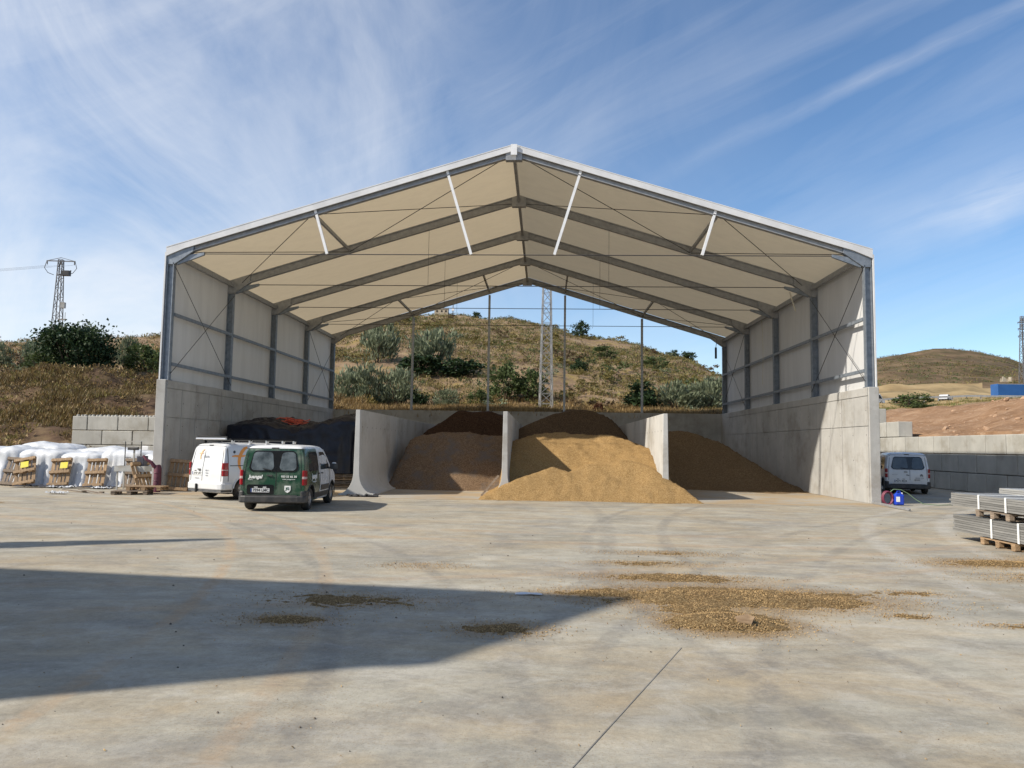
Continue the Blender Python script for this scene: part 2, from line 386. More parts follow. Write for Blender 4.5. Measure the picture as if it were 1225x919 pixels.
# ---- yard concrete
def yard_material():
    m = bpy.data.materials.new('yard_concrete'); m.use_nodes = True
    t = m.node_tree; b = t.nodes['Principled BSDF']; b.inputs['Specular IOR Level'].default_value = 0.25
    g = N(t, 'ShaderNodeNewGeometry'); v = g.outputs['Position']
    def noi(scale, detail=6, rough=0.62, rot=0, st=(1, 1, 1), dist=0.0, off=(0, 0, 0)):
        mp = N(t, 'ShaderNodeMapping'); mp.inputs['Rotation'].default_value = (0, 0, R(rot)); mp.inputs['Scale'].default_value = st; mp.inputs['Location'].default_value = off
        L(t, v, mp.inputs[0])
        n = N(t, 'ShaderNodeTexNoise', Scale=scale, Detail=detail, Roughness=rough, Distortion=dist); L(t, mp.outputs[0], n.inputs['Vector'])
        return n.outputs[0]
    c = RAMP(t, noi(0.35, 9, 0.66, dist=0.4), [(0.30, (0.205, 0.188, 0.148)), (0.5, (0.295, 0.272, 0.217)), (0.72, (0.385, 0.358, 0.29))])
    # pale scuffed cement and ochre dust dragged about by wheels
    c = MIX(t, M_(t, 'MULTIPLY', RAMP(t, noi(0.55, 8, 0.68, 62, (0.7, 1.5, 1), 0.8), [(0.44, 0.0), (0.66, 1.0)]), 0.62), c, (0.36, 0.282, 0.178))
    c = MIX(t, M_(t, 'MULTIPLY', RAMP(t, noi(0.9, 8, 0.7, -28, (0.65, 1.5, 1), 0.6, (4, 9, 0)), [(0.47, 0.0), (0.66, 1.0)]), 0.58), c, (0.42, 0.392, 0.325))
    c = MIX(t, M_(t, 'MULTIPLY', RAMP(t, noi(0.42, 8, 0.66, 8, (0.6, 1.4, 1), 0.8, (14, 3, 0)), [(0.49, 0.0), (0.68, 1.0)]), 0.62), c, (0.355, 0.278, 0.175))
    # dark rubber and damp blotches
    c = MIX(t, M_(t, 'MULTIPLY', RAMP(t, noi(0.8, 8, 0.7, 75, (0.4, 1.6, 1), 0.6, (31, 7, 0)), [(0.50, 0.0), (0.68, 1.0)]), 0.42), c, (0.18, 0.168, 0.145))
    c = MIX(t, M_(t, 'MULTIPLY', RAMP(t, noi(0.30, 9, 0.72, 0, (1, 1, 1), 0.6, (2, 27, 0)), [(0.51, 0.0), (0.64, 1.0)]), 0.5), c, (0.20, 0.19, 0.175))
    # tyre arcs: thin bands along large circles
    def arc(cx, cy, r, wd, col, k):
        s = N(t, 'ShaderNodeSeparateXYZ'); L(t, v, s.inputs[0])
        dx = M_(t, 'SUBTRACT', s.outputs[0], cx); dy = M_(t, 'SUBTRACT', s.outputs[1], cy)
        d = M_(t, 'SQRT', M_(t, 'ADD', M_(t, 'MULTIPLY', dx, dx), M_(t, 'MULTIPLY', dy, dy)))
        e = M_(t, 'ABSOLUTE', M_(t, 'SUBTRACT', d, r))
        p = RAMP(t, M_(t, 'DIVIDE', e, wd), [(0.0, 1.0), (0.55, 0.8), (1.0, 0.0)])
        brk = RAMP(t, noi(0.7, 6, 0.7, 0, (1, 1, 1), 0, (cx, cy, 0)), [(0.36, 0.0), (0.52, 1.0)])
        fine = RAMP(t, noi(9, 3, 0.7), [(0.35, 0.35), (0.6, 1.0)])
        return MIX(t, M_(t, 'MULTIPLY', M_(t, 'MULTIPLY', M_(t, 'MULTIPLY', p, brk), fine), min(1.0, k*1.75)), c_[0], col)
    c_ = [c]
    DK, DU, PA = (0.145, 0.137, 0.125), (0.36, 0.265, 0.17), (0.43, 0.405, 0.355)
    for a in ((30, 14, 27.6, 0.16, DK, 0.30), (30, 14, 29.2, 0.16, DK, 0.28), (-26, 2, 24.6, 0.14, DK, 0.30), (-26, 2, 26.2, 0.14, DK, 0.26), (3, 60, 44.5, 0.3, DU, 0.4), (3, 60, 42.8, 0.3, DU, 0.38),
              (34, 9, 26.4, 0.24, PA, 0.36), (34, 9, 28.1, 0.24, PA, 0.34), (-34, 2.4, 30.6, 0.12, DU, 0.6), (-34, 2.4, 32.1, 0.12, DU, 0.35), (-60, 22, 61.6, 0.22, DK, 0.25),
              (42, -6, 42.1, 0.15, DK, 0.28), (42, -6, 43.6, 0.15, DK, 0.24), (19, -32, 41.0, 0.18, DK, 0.2), (19, -32, 42.6, 0.18, DK, 0.2), (-12, 44, 36, 0.2, DU, 0.35), (-12, 44, 34.4, 0.2, DU, 0.35)):
        c_[0] = arc(*a)
    c = c_[0]
    # mottled cement skin and thin scuffs
    hs = N(t, 'ShaderNodeHueSaturation'); L(t, c, hs.inputs['Color'])
    val = M_(t, 'ADD', M_(t, 'MULTIPLY', noi(2.3, 10, 0.72), 0.55), M_(t, 'MULTIPLY', noi(16, 6, 0.75, off=(3, 8, 0)), 0.45))
    L(t, RAMP(t, val, [(0.30, 0.74), (0.5, 1.06), (0.70, 1.38)]), hs.inputs['Value']); c = hs.outputs[0]
    c = MIX(t, M_(t, 'MULTIPLY', RAMP(t, noi(1.6, 10, 0.75, 33, (1, 1.3, 1), 0.9, (21, 5, 0)), [(0.53, 0.0), (0.60, 1.0)]), 0.28), c, (0.43, 0.405, 0.355))
    c = MIX(t, M_(t, 'MULTIPLY', RAMP(t, noi(1.3, 10, 0.75, -12, (0.5, 1.6, 1), 0.9, (51, 25, 0)), [(0.55, 0.0), (0.62, 1.0)]), 0.26), c, (0.155, 0.145, 0.13))
    # ground-in dust round the spilled chaff
    s_ = N(t, 'ShaderNodeSeparateXYZ'); L(t, v, s_.inputs[0]); tot = None
    for (a, b_, rx, ry, k) in SP:
        e_ = M_(t, 'ADD', M_(t, 'POWER', M_(t, 'DIVIDE', M_(t, 'SUBTRACT', s_.outputs[0], a), rx*1.35), 2.0), M_(t, 'POWER', M_(t, 'DIVIDE', M_(t, 'SUBTRACT', s_.outputs[1], b_), ry*1.5), 2.0))
        q = M_(t, 'MULTIPLY', M_(t, 'SUBTRACT', 1.0, M_(t, 'DIVIDE', e_, 2.2), clamp=True), k)
        tot = q if tot is None else M_(t, 'MAXIMUM', tot, q)
    dn = M_(t, 'ADD', M_(t, 'MULTIPLY', noi(2.6, 9, 0.75, 0, (0.6, 1.3, 1), 0.5), 1.2), M_(t, 'MULTIPLY', noi(40, 3, 0.7), 0.5))
    c = MIX(t, M_(t, 'MULTIPLY', RAMP(t, M_(t, 'MULTIPLY', tot, dn), [(0.18, 0.0), (0.75, 1.0)]), 0.85), c, (0.235, 0.155, 0.075))
    # sand blown off the heaps, thicker nearer the shed mouth
    sp = RAMP(t, noi(45, 2, 0.6), [(0.57, 0.0), (0.66, 1.0)])
    c = MIX(t, M_(t, 'MULTIPLY', M_(t, 'MULTIPLY', sp, RAMP(t, noi(0.5, 6, 0.65, 0, (1, 1, 1), 0, (9, 1, 0)), [(0.42, 0.05), (0.68, 1.0)])), 0.65), c, (0.20, 0.13, 0.06))
    sp2 = RAMP(t, noi(80, 2, 0.6), [(0.62, 0.0), (0.70, 1.0)])
    c = MIX(t, M_(t, 'MULTIPLY', sp2, 0.5), c, (0.09, 0.085, 0.08))
    L(t, c, b.inputs['Base Color'])
    b.inputs['Roughness'].default_value = 0.88
    bp = N(t, 'ShaderNodeBump', Strength=0.35, Distance=0.012); L(t, noi(22, 6, 0.7), bp.inputs['Height']); L(t, bp.outputs[0], b.inputs['Normal'])
    return m
MT['yard'] = yard_material()
m = MB(); m.add([(-60, -70, 0), (60, -70, 0), (60, 66, 0), (-60, 66, 0)], [(0, 1, 2, 3)])
tag(m.build('yard_ground', MT['yard'], recalc=False), kind='structure')
MT['soil'] = mat('dry_soil', (0.20, 0.13, 0.07), (0.32, 0.22, 0.12), 0.05, 0.95, world=True)
m = MB(); m.add([(-3000, -3000, -0.7), (3000, -3000, -0.7), (3000, 3000, -0.7), (-3000, 3000, -0.7)], [(0, 1, 2, 3)])
tag(m.build('ground', MT['soil'], recalc=False), kind='structure')
# saw-cut joint in the yard slab
m = MB()
for (p, q) in (((1.33, 7.63), (0.0, 4.3)), ((0.0, 4.3), (-1.2, 1.2))):
    a, b_ = Vector(p+(0.004,)), Vector(q+(0.004,))
    n_ = (b_-a).cross(Vector((0, 0, 1))).normalized()*0.0045
    m.add([a-n_, a+n_, b_+n_, b_-n_], [(0, 1, 2, 3)])
tag(m.build('slab_joint', mat('joint_filler', (0.15, 0.138, 0.12), (0.26, 0.24, 0.205), 2, 0.95, world=True)), kind='structure')

# ---- terrain
TC = [
 (-1.60, [(36, -.3), (44, 1), (58, 6.0), (100, 13), (200, 10), (900, 0)]),
 (-1.14, [(38, -.3), (44, 1), (58, 6.3), (100, 14), (200, 10), (900, 0)]),
 (-.706, [(38, -.3), (41, .3), (47, 2.6), (56, 6.5), (63, 7.3), (100, 14.9), (150, 12), (260, 8), (900, 0)]),
 (-.598, [(39, -.3), (42, .5), (47, 2.6), (56, 6.7), (64, 7.6), (104, 16.3), (150, 14), (260, 8), (900, 0)]),
 (-.50, [(41, -.3), (44, .9), (50, 3.4), (60, 6.9), (70, 8.6), (112, 18.0), (160, 16), (260, 8), (900, 0)]),
 (-.381, [(44, -.3), (47, 1.6), (56, 4.2), (70, 8), (125, 21.5), (170, 20), (260, 9), (900, 0)]),
 (-.273, [(52.3, -.3), (52.8, 4.0), (60, 4.9), (75, 9.2), (140, 24.3), (180, 23), (260, 10), (900, 0)]),
 (-.197, [(52.3, -.3), (52.8, 4.0), (61, 4.9), (73, 8.6), (92, 14.2), (146, 27.0), (185, 26), (270, 10), (900, 0)]),
 (-.116, [(52.3, -.3), (52.8, 4.0), (62, 5.0), (72, 8.0), (90, 13.2), (150, 27.7), (190, 26), (270, 10), (900, 0)]),
 (-.024, [(52.3, -.3), (52.8, 4.0), (62, 5.0), (72, 7.8), (90, 12.6), (145, 25.2), (185, 24), (270, 10), (900, 0)]),
 (.052, [(52.3, -.3), (52.8, 4.0), (62, 4.9), (72, 7.4), (90, 11.8), (140, 22.4), (180, 21), (270, 10), (900, 0)]),
 (.117, [(52.3, -.3), (52.8, 4.0), (62, 4.9), (72, 7.2), (90, 11.3), (135, 20.4), (175, 18), (270, 9), (900, 0)]),
 (.182, [(52.3, -.3), (52.8, 4.0), (62, 4.8), (75, 7.6), (125, 16.6), (165, 14), (270, 9), (900, 0)]),
 (.2275, [(52.3, -.3), (52.8, 4.0), (62, 4.8), (75, 7.2), (115, 12.9), (150, 10), (220, 10), (380, 14), (900, 0)]),
 (.301, [(60, -.3), (64, 2), (80, 4.6), (110, 6.5), (148, 8.6), (156, 8.6), (220, 14), (380, 34), (480, 28), (900, 0)]),
 (.377, [(58, -.3), (62, 2.5), (75, 4.2), (140, 8.4), (148, 9.8), (156, 9.8), (220, 18), (380, 42), (470, 36), (900, 0)]),
 (.442, [(47, 2.72), (60, 4.0), (75, 5.9), (90, 6.2), (140, 9.6), (148, 11.1), (156, 11.1), (220, 19.6), (300, 34), (380, 48.6), (460, 40), (900, 0)]),
 (.50, [(43, 2.72), (52, 3.6), (67, 5.8), (82, 6.2), (140, 10.1), (148, 11.5), (156, 11.5), (220, 20.0), (300, 35), (380, 51.2), (460, 42), (900, 0)]),
 (.54, [(40, 2.72), (46, 3.2), (62, 5.7), (75, 6.2), (140, 10.5), (148, 11.8), (156, 11.8), (220, 20.5), (300, 35), (380, 50.4), (460, 43), (900, 0)]),
 (.58, [(37, 2.72), (43, 3.5), (57, 5.75), (70, 6.2), (140, 11), (148, 11.7), (156, 11.7), (220, 20.6), (300, 34), (380, 48.0), (460, 42), (900, 0)]),
 (.621, [(34, 2.72), (41, 3.8), (54, 5.8), (66, 6.2), (140, 11.5), (148, 11.9), (156, 11.9), (220, 20.8), (300, 32), (380, 42.5), (460, 38), (900, 0)]),
 (.81, [(27, 2.72), (36, 4.3), (50, 6), (140, 12), (148, 12.2), (156, 12.2), (220, 20), (380, 32), (460, 30), (900, 0)]),
 (1.20, [(18, 2.72), (26, 4.3), (40, 6), (140, 13), (148, 14), (156, 14), (220, 20), (380, 30), (460, 26), (900, 0)]),
 (1.70, [(12, 2.72), (20, 4.3), (34, 6), (140, 13), (148, 14), (156, 14), (220, 19), (380, 28), (460, 24), (900, 0)]),
]
def tz0(x, y):
    u = x/y
    if u <= TC[0][0]: z = pl(TC[0][1], y)
    elif u >= TC[-1][0]: z = pl(TC[-1][1], y)
    else:
        for (a, A), (b, B) in zip(TC, TC[1:]):
            if u <= b:
                t = (u-a)/(b-a); t = t*t*(3-2*t)*0.5 + t*0.5
                z = lerp(pl(A, y), pl(B, y), t); break
    return z
def terr(x, y):
    if -15.2 < x < 12.9 and y < 52.4: return -0.3
    if 12.9 <= x < 21.6 and y < 58: return -0.3
    z = tz0(x, y)
    if z > 0.2:
        far = sstep(60, 300, y)
        amp = lerp(0.28, 2.2, far)*min(1, (z-0.2)/2.5)
        if x > 21 and y < 75: amp *= 0.9
        z += amp*fbm(x*lerp(0.16, 0.02, far), y*lerp(0.16, 0.02, far), 3.3, 5)
        if y < 130: z += 0.16*min(1, (z-.2)/2)*fbm(x*0.7, y*0.7, 9.1, 3)
        if x < -14 and y < 66: z += 0.9*sstep(1.0, 3, z)*(fbm(x*0.2+5, y*0.3, 1.1, 4))
    return z
ys = []
y = 12.0
while y < 900:
    ys.append(y)
    y += 0.55 if y < 52 else (0.35 if y < 54 else (0.8 if y < 75 else (1.5 if y < 160 else y*0.03)))
us = [-1.7+0.0115*i for i in range(298)]
TG = [[(u*y, y, terr(u*y, y)) for u in us] for y in ys]
def terrain_materials():
    # hillside: ochre soil, straw-coloured grass and olive scrub patches
    m = bpy.data.materials.new('hillside_soil'); m.use_nodes = True
    t = m.node_tree; b = t.nodes['Principled BSDF']; b.inputs['Roughness'].default_value = 1.0; b.inputs['Specular IOR Level'].default_value = 0.1
    g = N(t, 'ShaderNodeNewGeometry'); v = g.outputs['Position']
    def noi(s, d=6, r=0.65, st=(1, 1, 1)):
        mp = N(t, 'ShaderNodeMapping'); mp.inputs['Scale'].default_value = st; L(t, v, mp.inputs[0])
        n = N(t, 'ShaderNodeTexNoise', Scale=s, Detail=d, Roughness=r); L(t, mp.outputs[0], n.inputs['Vector']); return n.outputs[0]
    c = RAMP(t, noi(0.22, 9, 0.72), [(0.30, (0.14, 0.092, 0.060)), (0.5, (0.25, 0.172, 0.108)), (0.68, (0.36, 0.268, 0.165))])
    c = MIX(t, RAMP(t, noi(0.5, 7, 0.7, (1, 0.5, 1)), [(0.50, 0.0), (0.66, 0.75)]), c, (0.27, 0.20, 0.06))
    c = MIX(t, RAMP(t, noi(1.1, 6, 0.7), [(0.54, 0.0), (0.66, 0.7)]), c, (0.12, 0.10, 0.04))
    # bare ground of the cut bank, low down
    s = N(t, 'ShaderNodeSeparateXYZ'); L(t, v, s.inputs[0])
    L(t, c, b.inputs['Base Color'])
    bp = N(t, 'ShaderNodeBump', Strength=0.8, Distance=0.25); L(t, noi(1.6, 7, 0.75), bp.inputs['Height']); L(t, bp.outputs[0], b.inputs['Normal'])
    e = bpy.data.materials.new('red_earth'); e.use_nodes = True
    t = e.node_tree; b = t.nodes['Principled BSDF']; b.inputs['Roughness'].default_value = 1.0; b.inputs['Specular IOR Level'].default_value = 0.1
    g = N(t, 'ShaderNodeNewGeometry'); v = g.outputs['Position']
    c = RAMP(t, noi(0.5, 9, 0.72), [(0.30, (0.195, 0.110, 0.060)), (0.5, (0.295, 0.178, 0.102)), (0.72, (0.41, 0.27, 0.168))])
    c = MIX(t, RAMP(t, noi(2.4, 5, 0.7), [(0.56, 0.0), (0.66, 0.6)]), c, (0.50, 0.36, 0.25))
    L(t, c, b.inputs['Base Color'])
    bp = N(t, 'ShaderNodeBump', Strength=0.9, Distance=0.2); L(t, noi(2.5, 7, 0.75), bp.inputs['Height']); L(t, bp.outputs[0], b.inputs['Normal'])
    d = mat('cut_bank_soil', (0.045, 0.029, 0.020), (0.125, 0.080, 0.050), 1.1, 1.0, bump=1.0, bscale=5, detail=10, world=True, spec=0.1, c3=(0.20, 0.14, 0.075), s3=0.9, f3=0.7)
    fld = mat('dry_field', (0.27, 0.19, 0.095), (0.42, 0.31, 0.165), 0.08, 1.0, detail=8, world=True, spec=0.1, c3=(0.14, 0.11, 0.06), s3=0.12, f3=0.7)
    fh = mat('far_hill_scrub', (0.075, 0.052, 0.031), (0.20, 0.137, 0.082), 0.10, 1.0, detail=9, world=True, spec=0.1, c3=(0.085, 0.075, 0.035), s3=0.3, f3=0.85)
    return m, e, d, fld, fh
HM, EM, DM, FM, FH = terrain_materials()
def tmesh(name, sel, ms, pick):
    idx = {}; vs = []; fs = []; mi = []
    for i in range(len(ys)-1):
        for j in range(len(us)-1):
            q = (TG[i][j], TG[i][j+1], TG[i+1][j+1], TG[i+1][j])
            c = sum((Vector(p) for p in q), Vector((0, 0, 0)))/4
            if max(p[2] for p in q) <= -0.29 or not sel(c): continue
            f = []
            for key, p in zip(((i, j), (i, j+1), (i+1, j+1), (i+1, j)), q):
                if key not in idx: idx[key] = len(vs); vs.append(p)
                f.append(idx[key])
            fs.append(tuple(f)); mi.append(pick(c))
    me = bpy.data.meshes.new(name); me.from_pydata(vs, [], fs)
    for k in ms: me.materials.append(k)
    me.polygons.foreach_set('material_index', mi)
    me.polygons.foreach_set('use_smooth', [True]*len(fs))
    o = bpy.data.objects.new(name, me); COL.objects.link(o)
    return tag(o, kind='structure')
isred = lambda c: c.x > 20.5 and c.y < 80 and c.x/c.y > 0.36
tmesh('hillside', lambda c: not isred(c) and not (c.x/c.y > 0.25 and c.y > 118), [HM, DM], lambda c: 1 if (c.x < -14 and c.y < 62 + 3*fbm(c.x*.2, c.y*.2)) else 0)
tmesh('earth_bank', isred, [EM], lambda c: 0)
tmesh('far_hill', lambda c: (c.x/c.y > 0.25 and c.y > 118), [FM, FH], lambda c: 0 if c.y < 222+12*fbm(c.x*.02, c.y*.02) else 1)

# ================================================================== THE SHED
CX, HW, Y0, BAY = -1.306, 13.2, 29.10, 5.78
ZW, ZE, ZR = 4.26, 9.40, 13.46
YB = Y0+4*BAY
FY = [Y0+BAY*i for i in range(5)]
def ztop(d):  # top line of the rafters at distance d from the ridge
    return ZR-(ZR-ZE)*abs(d)/(HW+.27)
shed = thing('storage_shed', 'large open-fronted storage shed with cream fabric roof on concrete walls', 'shed', (CX, Y0, 0))
# floor
m = MB(); m.add([(CX-HW-1, Y0-2.0, 0.012), (CX+HW+.3, Y0-1.9, 0.012), (CX+HW+.3, YB+.3, 0.012), (CX-HW-1, YB+.3, 0.012)], [(0, 1, 2, 3)])
m.add([(CX-HW-1, Y0-2.0, 0), (CX+HW+.3, Y0-1.9, 0), (CX+HW+.3, Y0-1.9, .012), (CX-HW-1, Y0-2.0, .012)], [(0, 1, 2, 3)])
MT['floor'] = concrete('floor_concrete', (0.38, 0.355, 0.305), 0.10, 0.0, 0)
t = MT['floor'].node_tree; b = t.nodes['Principled BSDF']; lk = b.inputs['Base Color'].links[0].from_socket
g_ = N(t, 'ShaderNodeNewGeometry'); n_ = N(t, 'ShaderNodeTexNoise', Scale=0.45, Detail=8, Roughness=0.7); L(t, g_.outputs['Position'], n_.inputs['Vector'])
L(t, MIX(t, RAMP(t, n_.outputs[0], [(0.40, 0.0), (0.58, 0.75)]), lk, (0.34, 0.235, 0.12)), b.inputs['Base Color'])
tag(m.build('floor_slab', MT['floor'], recalc=False), kind='structure')
# concrete base walls with the print of their formwork panels
def base_wall(side):
    xi = CX+side*(HW-.04); xo = CX+side*(HW+.33)
    o = MB().box(((xi+xo)/2, (Y0-.35+YB+.8)/2, ZW/2), (abs(xo-xi), YB+.8-Y0+.35, ZW)).build('base_wall', MT['conc'], shed, bevel=.02)
    y_a = Y0-.35+.06; yb = YB+.2; n = 19; wd = (yb-y_a)/n
    for (za, zb) in ((0.02, 2.815), (2.84, 3.925)):
        pm = MB().box((0, 0, 0), (.06, wd-.024, zb-za)).mesh('formwork_panel', MT['conc'])
        for i in range(n):
            pr = random.uniform(-.004, .004)
            piece(pm, 'formwork_panel', o, (xi-side*(.0+pr), y_a+wd*(i+.5), (za+zb)/2))
    pm = MB().box((0, 0, 0), (.066, wd*2-.02, ZW-.03-3.95)).mesh('coping_panel', MT['conc'])
    for i in range(9):
        piece(pm, 'coping_panel', o, (xi-side*.002, y_a+wd*2*(i+.5), (3.95+ZW-.03)/2))
    h = MB()
    for i in range(n):
        for z in (0.6, 1.55, 2.5, 3.4):
            if random.random() < .75:
                h.lathe([(0.0, 0), (.022, 0)], (xi-side*.035, y_a+wd*(i+.12), z), 'x', 6)
    tag(h.build('tie_hole', MT['dark'], o), kind='stuff')
    return o
wl = base_wall(-1); wr = base_wall(1)
bw = MB().box((CX, YB+.27, ZW/2), (2*HW-.1, .3, ZW)).build('back_wall', MT['conc'], shed)
pm = MB().box((0, 0, 0), (1.30, .03, 1.08)).mesh('formwork_panel', MT['conc'])
for i in range(20):
    piece(pm, 'formwork_panel', bw, (CX-HW+.7+1.32*i+.02, YB+.12, 3.38))
pm = MB().box((0, 0, 0), (1.30, .03, 2.78)).mesh('formwork_panel', MT['conc'])
for i in range(20):
    piece(pm, 'formwork_panel', bw, (CX-HW+.7+1.32*i+.02, YB+.12, 1.43))
# columns: H sections
def hsec(mb, p, q, w_, d_, tf, tw, ax):
    """H section from p to q; ax = direction across the web (flange normal)"""
    p, q = Vector(p), Vector(q); a = Vector(ax).normalized(); dr = (q-p).normalized(); s = dr.cross(a).normalized()
    for sg in (-1, 1):
        c = a*(sg*(d_/2-tf/2))
        mb.bar(p+c, q+c, w_, tf, upv=a)
    mb.bar(p, q, tw, d_-2*tf, upv=a)
col_me = None
for side in (-1, 1):
    for i, y in enumerate(FY):
        x = CX+side*(HW+.135)
        c = MB(); hsec(c, (x, y, ZW), (x, y, ZE-.55), .22, .27, .03, .03, (1, 0, 0))
        co = c.build('column', MT['steel'], shed)
        MB().box((x, y, ZW+.012), (.34, .34, .024)).build('base_plate', MT['steel'], co)
        # haunch gusset
        d1 = HW-.75
        c = MB()
        zi = ztop(d1)-.40
        poly = [(CX+side*(HW+.27), y-.11, ZE-.62), (CX+side*(HW+.0), y-.11, ZE-.62), (CX+side*(HW-.22), y-.11, ztop(HW-.22)-.62), (CX+side*d1, y-.11, zi), (CX+side*d1, y-.11, ztop(d1)-.02), (CX+side*(HW+.27), y-.11, ZE-.02)]
        c.prism(poly, (0, .22, 0)); c.build('haunch', MT['steel'] if i == 0 else MT['rafter'], shed, bevel=.01)
# rafters
for i, y in enumerate(FY):
    for side in (-1, 1):
        c = MB()
        p = Vector((CX+side*.05, y, ztop(0)-.2)); q = Vector((CX+side*(HW-.3), y, ztop(HW-.3)-.2))
        n_ = Vector((side*(ZR-ZE)/(HW+.27), 0, 1)).normalized()
        hsec(c, p, q, .2, .36, .035, .05, n_)
        c.build('rafter', MT['rafter'], shed)
    if i == 0: MB().box((CX, y-.24, ZR-.17), (.24, .05, .42)).build('apex_bracket', MT['white_steel'], shed)
    MB().prism([(CX-.32, y-.13, ztop(.32)-.44), (CX+.32, y-.13, ztop(.32)-.44), (CX+.32, y-.13, ztop(.32)-.02), (CX, y-.13, ZR-.0), (CX-.32, y-.13, ztop(.32)-.02)], (0, .26, 0)).build('ridge_plate', MT['rafter'], shed)
for i in range(4):
    a, b_ = FY[i]+.12, FY[i+1]-.12
    MB().box((CX, (a+b_)/2, ZR-.25), (.12, b_-a, .2)).build('ridge_beam', MT['rafter'], shed)
    for side in (-1, 1):
        MB().box((CX+side*(HW+.05), (a+b_)/2, ZE-.22), (.16, b_-a, .2)).build('eave_beam', MT['rafter'], shed)
        for z in (6.85, 4.9):
            MB().box((CX+side*(HW+.02), (a+b_)/2, z), (.09, b_-a+.02, .12)).build('side_rail', MT['steel'], shed)
        # roof purlins between braced frames
        ds = {0: (7.85,), 3: (2.6, 7.85)}.get(i, ())
        for d in ds:
            MB().bar((CX+side*d, a, ztop(d)-.22), (CX+side*d, b_, ztop(d)-.22), .1, .14).build('purlin', MT['rafter'], shed)
        # fabric
        nx = 10; ny = 8
        rows = []
        for jy in range(ny+1):
            v_ = jy/ny; yy = FY[i]+(FY[i+1]-FY[i])*v_
            rows.append([(CX+side*(HW+.27)*(k/nx), yy, ztop((HW+.27)*k/nx)+.03-.10*math.sin(PI*v_)*math.sin(PI*k/nx)**.5) for k in range(nx+1)])
        MB().grid(rows).build('roof_panel', MT['roof'], shed, smooth=True)
        rows = []
        for jy in range(ny+1):
            v_ = jy/ny; yy = FY[i]+(FY[i+1]-FY[i])*v_
            rows.append([(CX+side*(HW+.29-.05*math.sin(PI*v_)*math.sin(PI*k/8)), yy, ZW-.15+(ZE+.03-ZW+.15)*k/8) for k in range(9)])
        MB().grid(rows).build('side_panel', MT['side'], shed, smooth=True)
        # rod bracing in the end bays
        if i in (0, 3):
            br = MB(); xw = CX+side*(HW-.02)
            br.tube([(xw, FY[i], ZW+.25), (xw, FY[i+1], ZE-.7)], .013, 5); br.tube([(xw, FY[i+1], ZW+.25), (xw, FY[i], ZE-.7)], .013, 5)
            br.build('wall_bracing', MT['cable'], shed)
            br = MB()
            for (d0, d1) in ((HW-.3, 7.85), (7.85, .3)):
                br.tube([(CX+side*d0, FY[i], ztop(d0)-.3), (CX+side*d1, FY[i+1], ztop(d1)-.3)], .016, 5)
                br.tube([(CX+side*d0, FY[i+1], ztop(d0)-.3), (CX+side*d1, FY[i], ztop(d1)-.3)], .016, 5)
            br.build('roof_bracing', MT['cable'], shed)
# tie rods with taper arms and hangers
for i, y in enumerate(FY[:4]):
    zt_ = 9.22
    MB().tube([(CX-HW+1.0, y, zt_), (CX+HW-1.0, y, zt_)], .018, 6).build('tie_rod', MT['cable'], shed)
    for side in (-1, 1):
        MB().prism([(CX+side*(HW-.1), y-.05, ZE-.62), (CX+side*(HW-.1), y-.05, ZE-.3), (CX+side*(HW-1.15), y-.05, zt_+.05), (CX+side*(HW-1.15), y-.05, zt_-.05)], (0, .1, 0)).build('tie_arm', MT['steel'], shed)
        if i == 0:
            n_ = Vector((side*(ZR-ZE)/(HW+.27), 0, 1)).normalized()
            for d in (2.62, 7.75):
                top = Vector((CX+side*d, y-.05, ztop(d)-.05)); k = (top.z-zt_)/n_.z
                s_ = MB().bar(top-n_*.05, top-n_*k, .10, .10).build('hanger_strut', MT['white_steel'], shed)
                MB().bar(top-n_*.02+Vector((.2, -.1, .2*-side*.31)), top-n_*.02-Vector((.2, .1, .2*-side*.31)), .22, .03, upv=(0, 1, 0)).build('fixing_plate', MT['white_steel'], s_)
        else:
            MB().tube([(CX+side*4.15, y, ztop(4.15)-.3), (CX+side*4.15, y, zt_)], .008, 5).build('hanger_rod', MT['cable'], shed)
# front valance of white fabric over the first rafter
for side in (-1, 1):
    c = MB()
    t_ = .28
    poly = [(CX, Y0-.17, ZR+.05), (CX+side*(HW+.30), Y0-.17, ZE+.04), (CX+side*(HW+.30), Y0-.17, ZE-.30), (CX+side*(HW-.4), Y0-.17, ztop(HW-.4)-t_+.08), (CX, Y0-.17, ZR-t_+.1)]
    c.prism(poly, (0, .05, 0)); c.build('front_valance', MT['fascia'], shed)
    MB().bar((CX+side*.02, Y0-.13, ZR+.060), (CX+side*(HW+.3), Y0-.13, ZE+.050), .10, .03).build('edge_rope', MT['fascia'], shed)
    MB().box((CX+side*(HW+.325), Y0-.06, (ZW+ZE)/2-.1), (.05, .2, ZE-ZW-.1)).build('corner_flap', MT['fascia'], shed)
MT['post'] = mat('sunlit_galvanised', (0.34, 0.36, 0.38), (0.46, 0.48, 0.50), 5, .5, .3)  # gable posts in a paler steel: sunlight on them put into the colour
# gable posts at the rear
for d in (-7.85, -2.6, 2.6, 7.85):
    zt_ = ztop(d)-.4
    po = MB()
    hsec(po, (CX+d, YB+.25, ZW), (CX+d, YB+.25, zt_), .14, .2, .02, .02, (0, 1, 0))
    po = po.build('gable_post', MT['post'], shed)
    MB().box((CX+d, YB+.25, ZW+.01), (.26, .26, .02)).build('base_plate', MT['steel'], po)
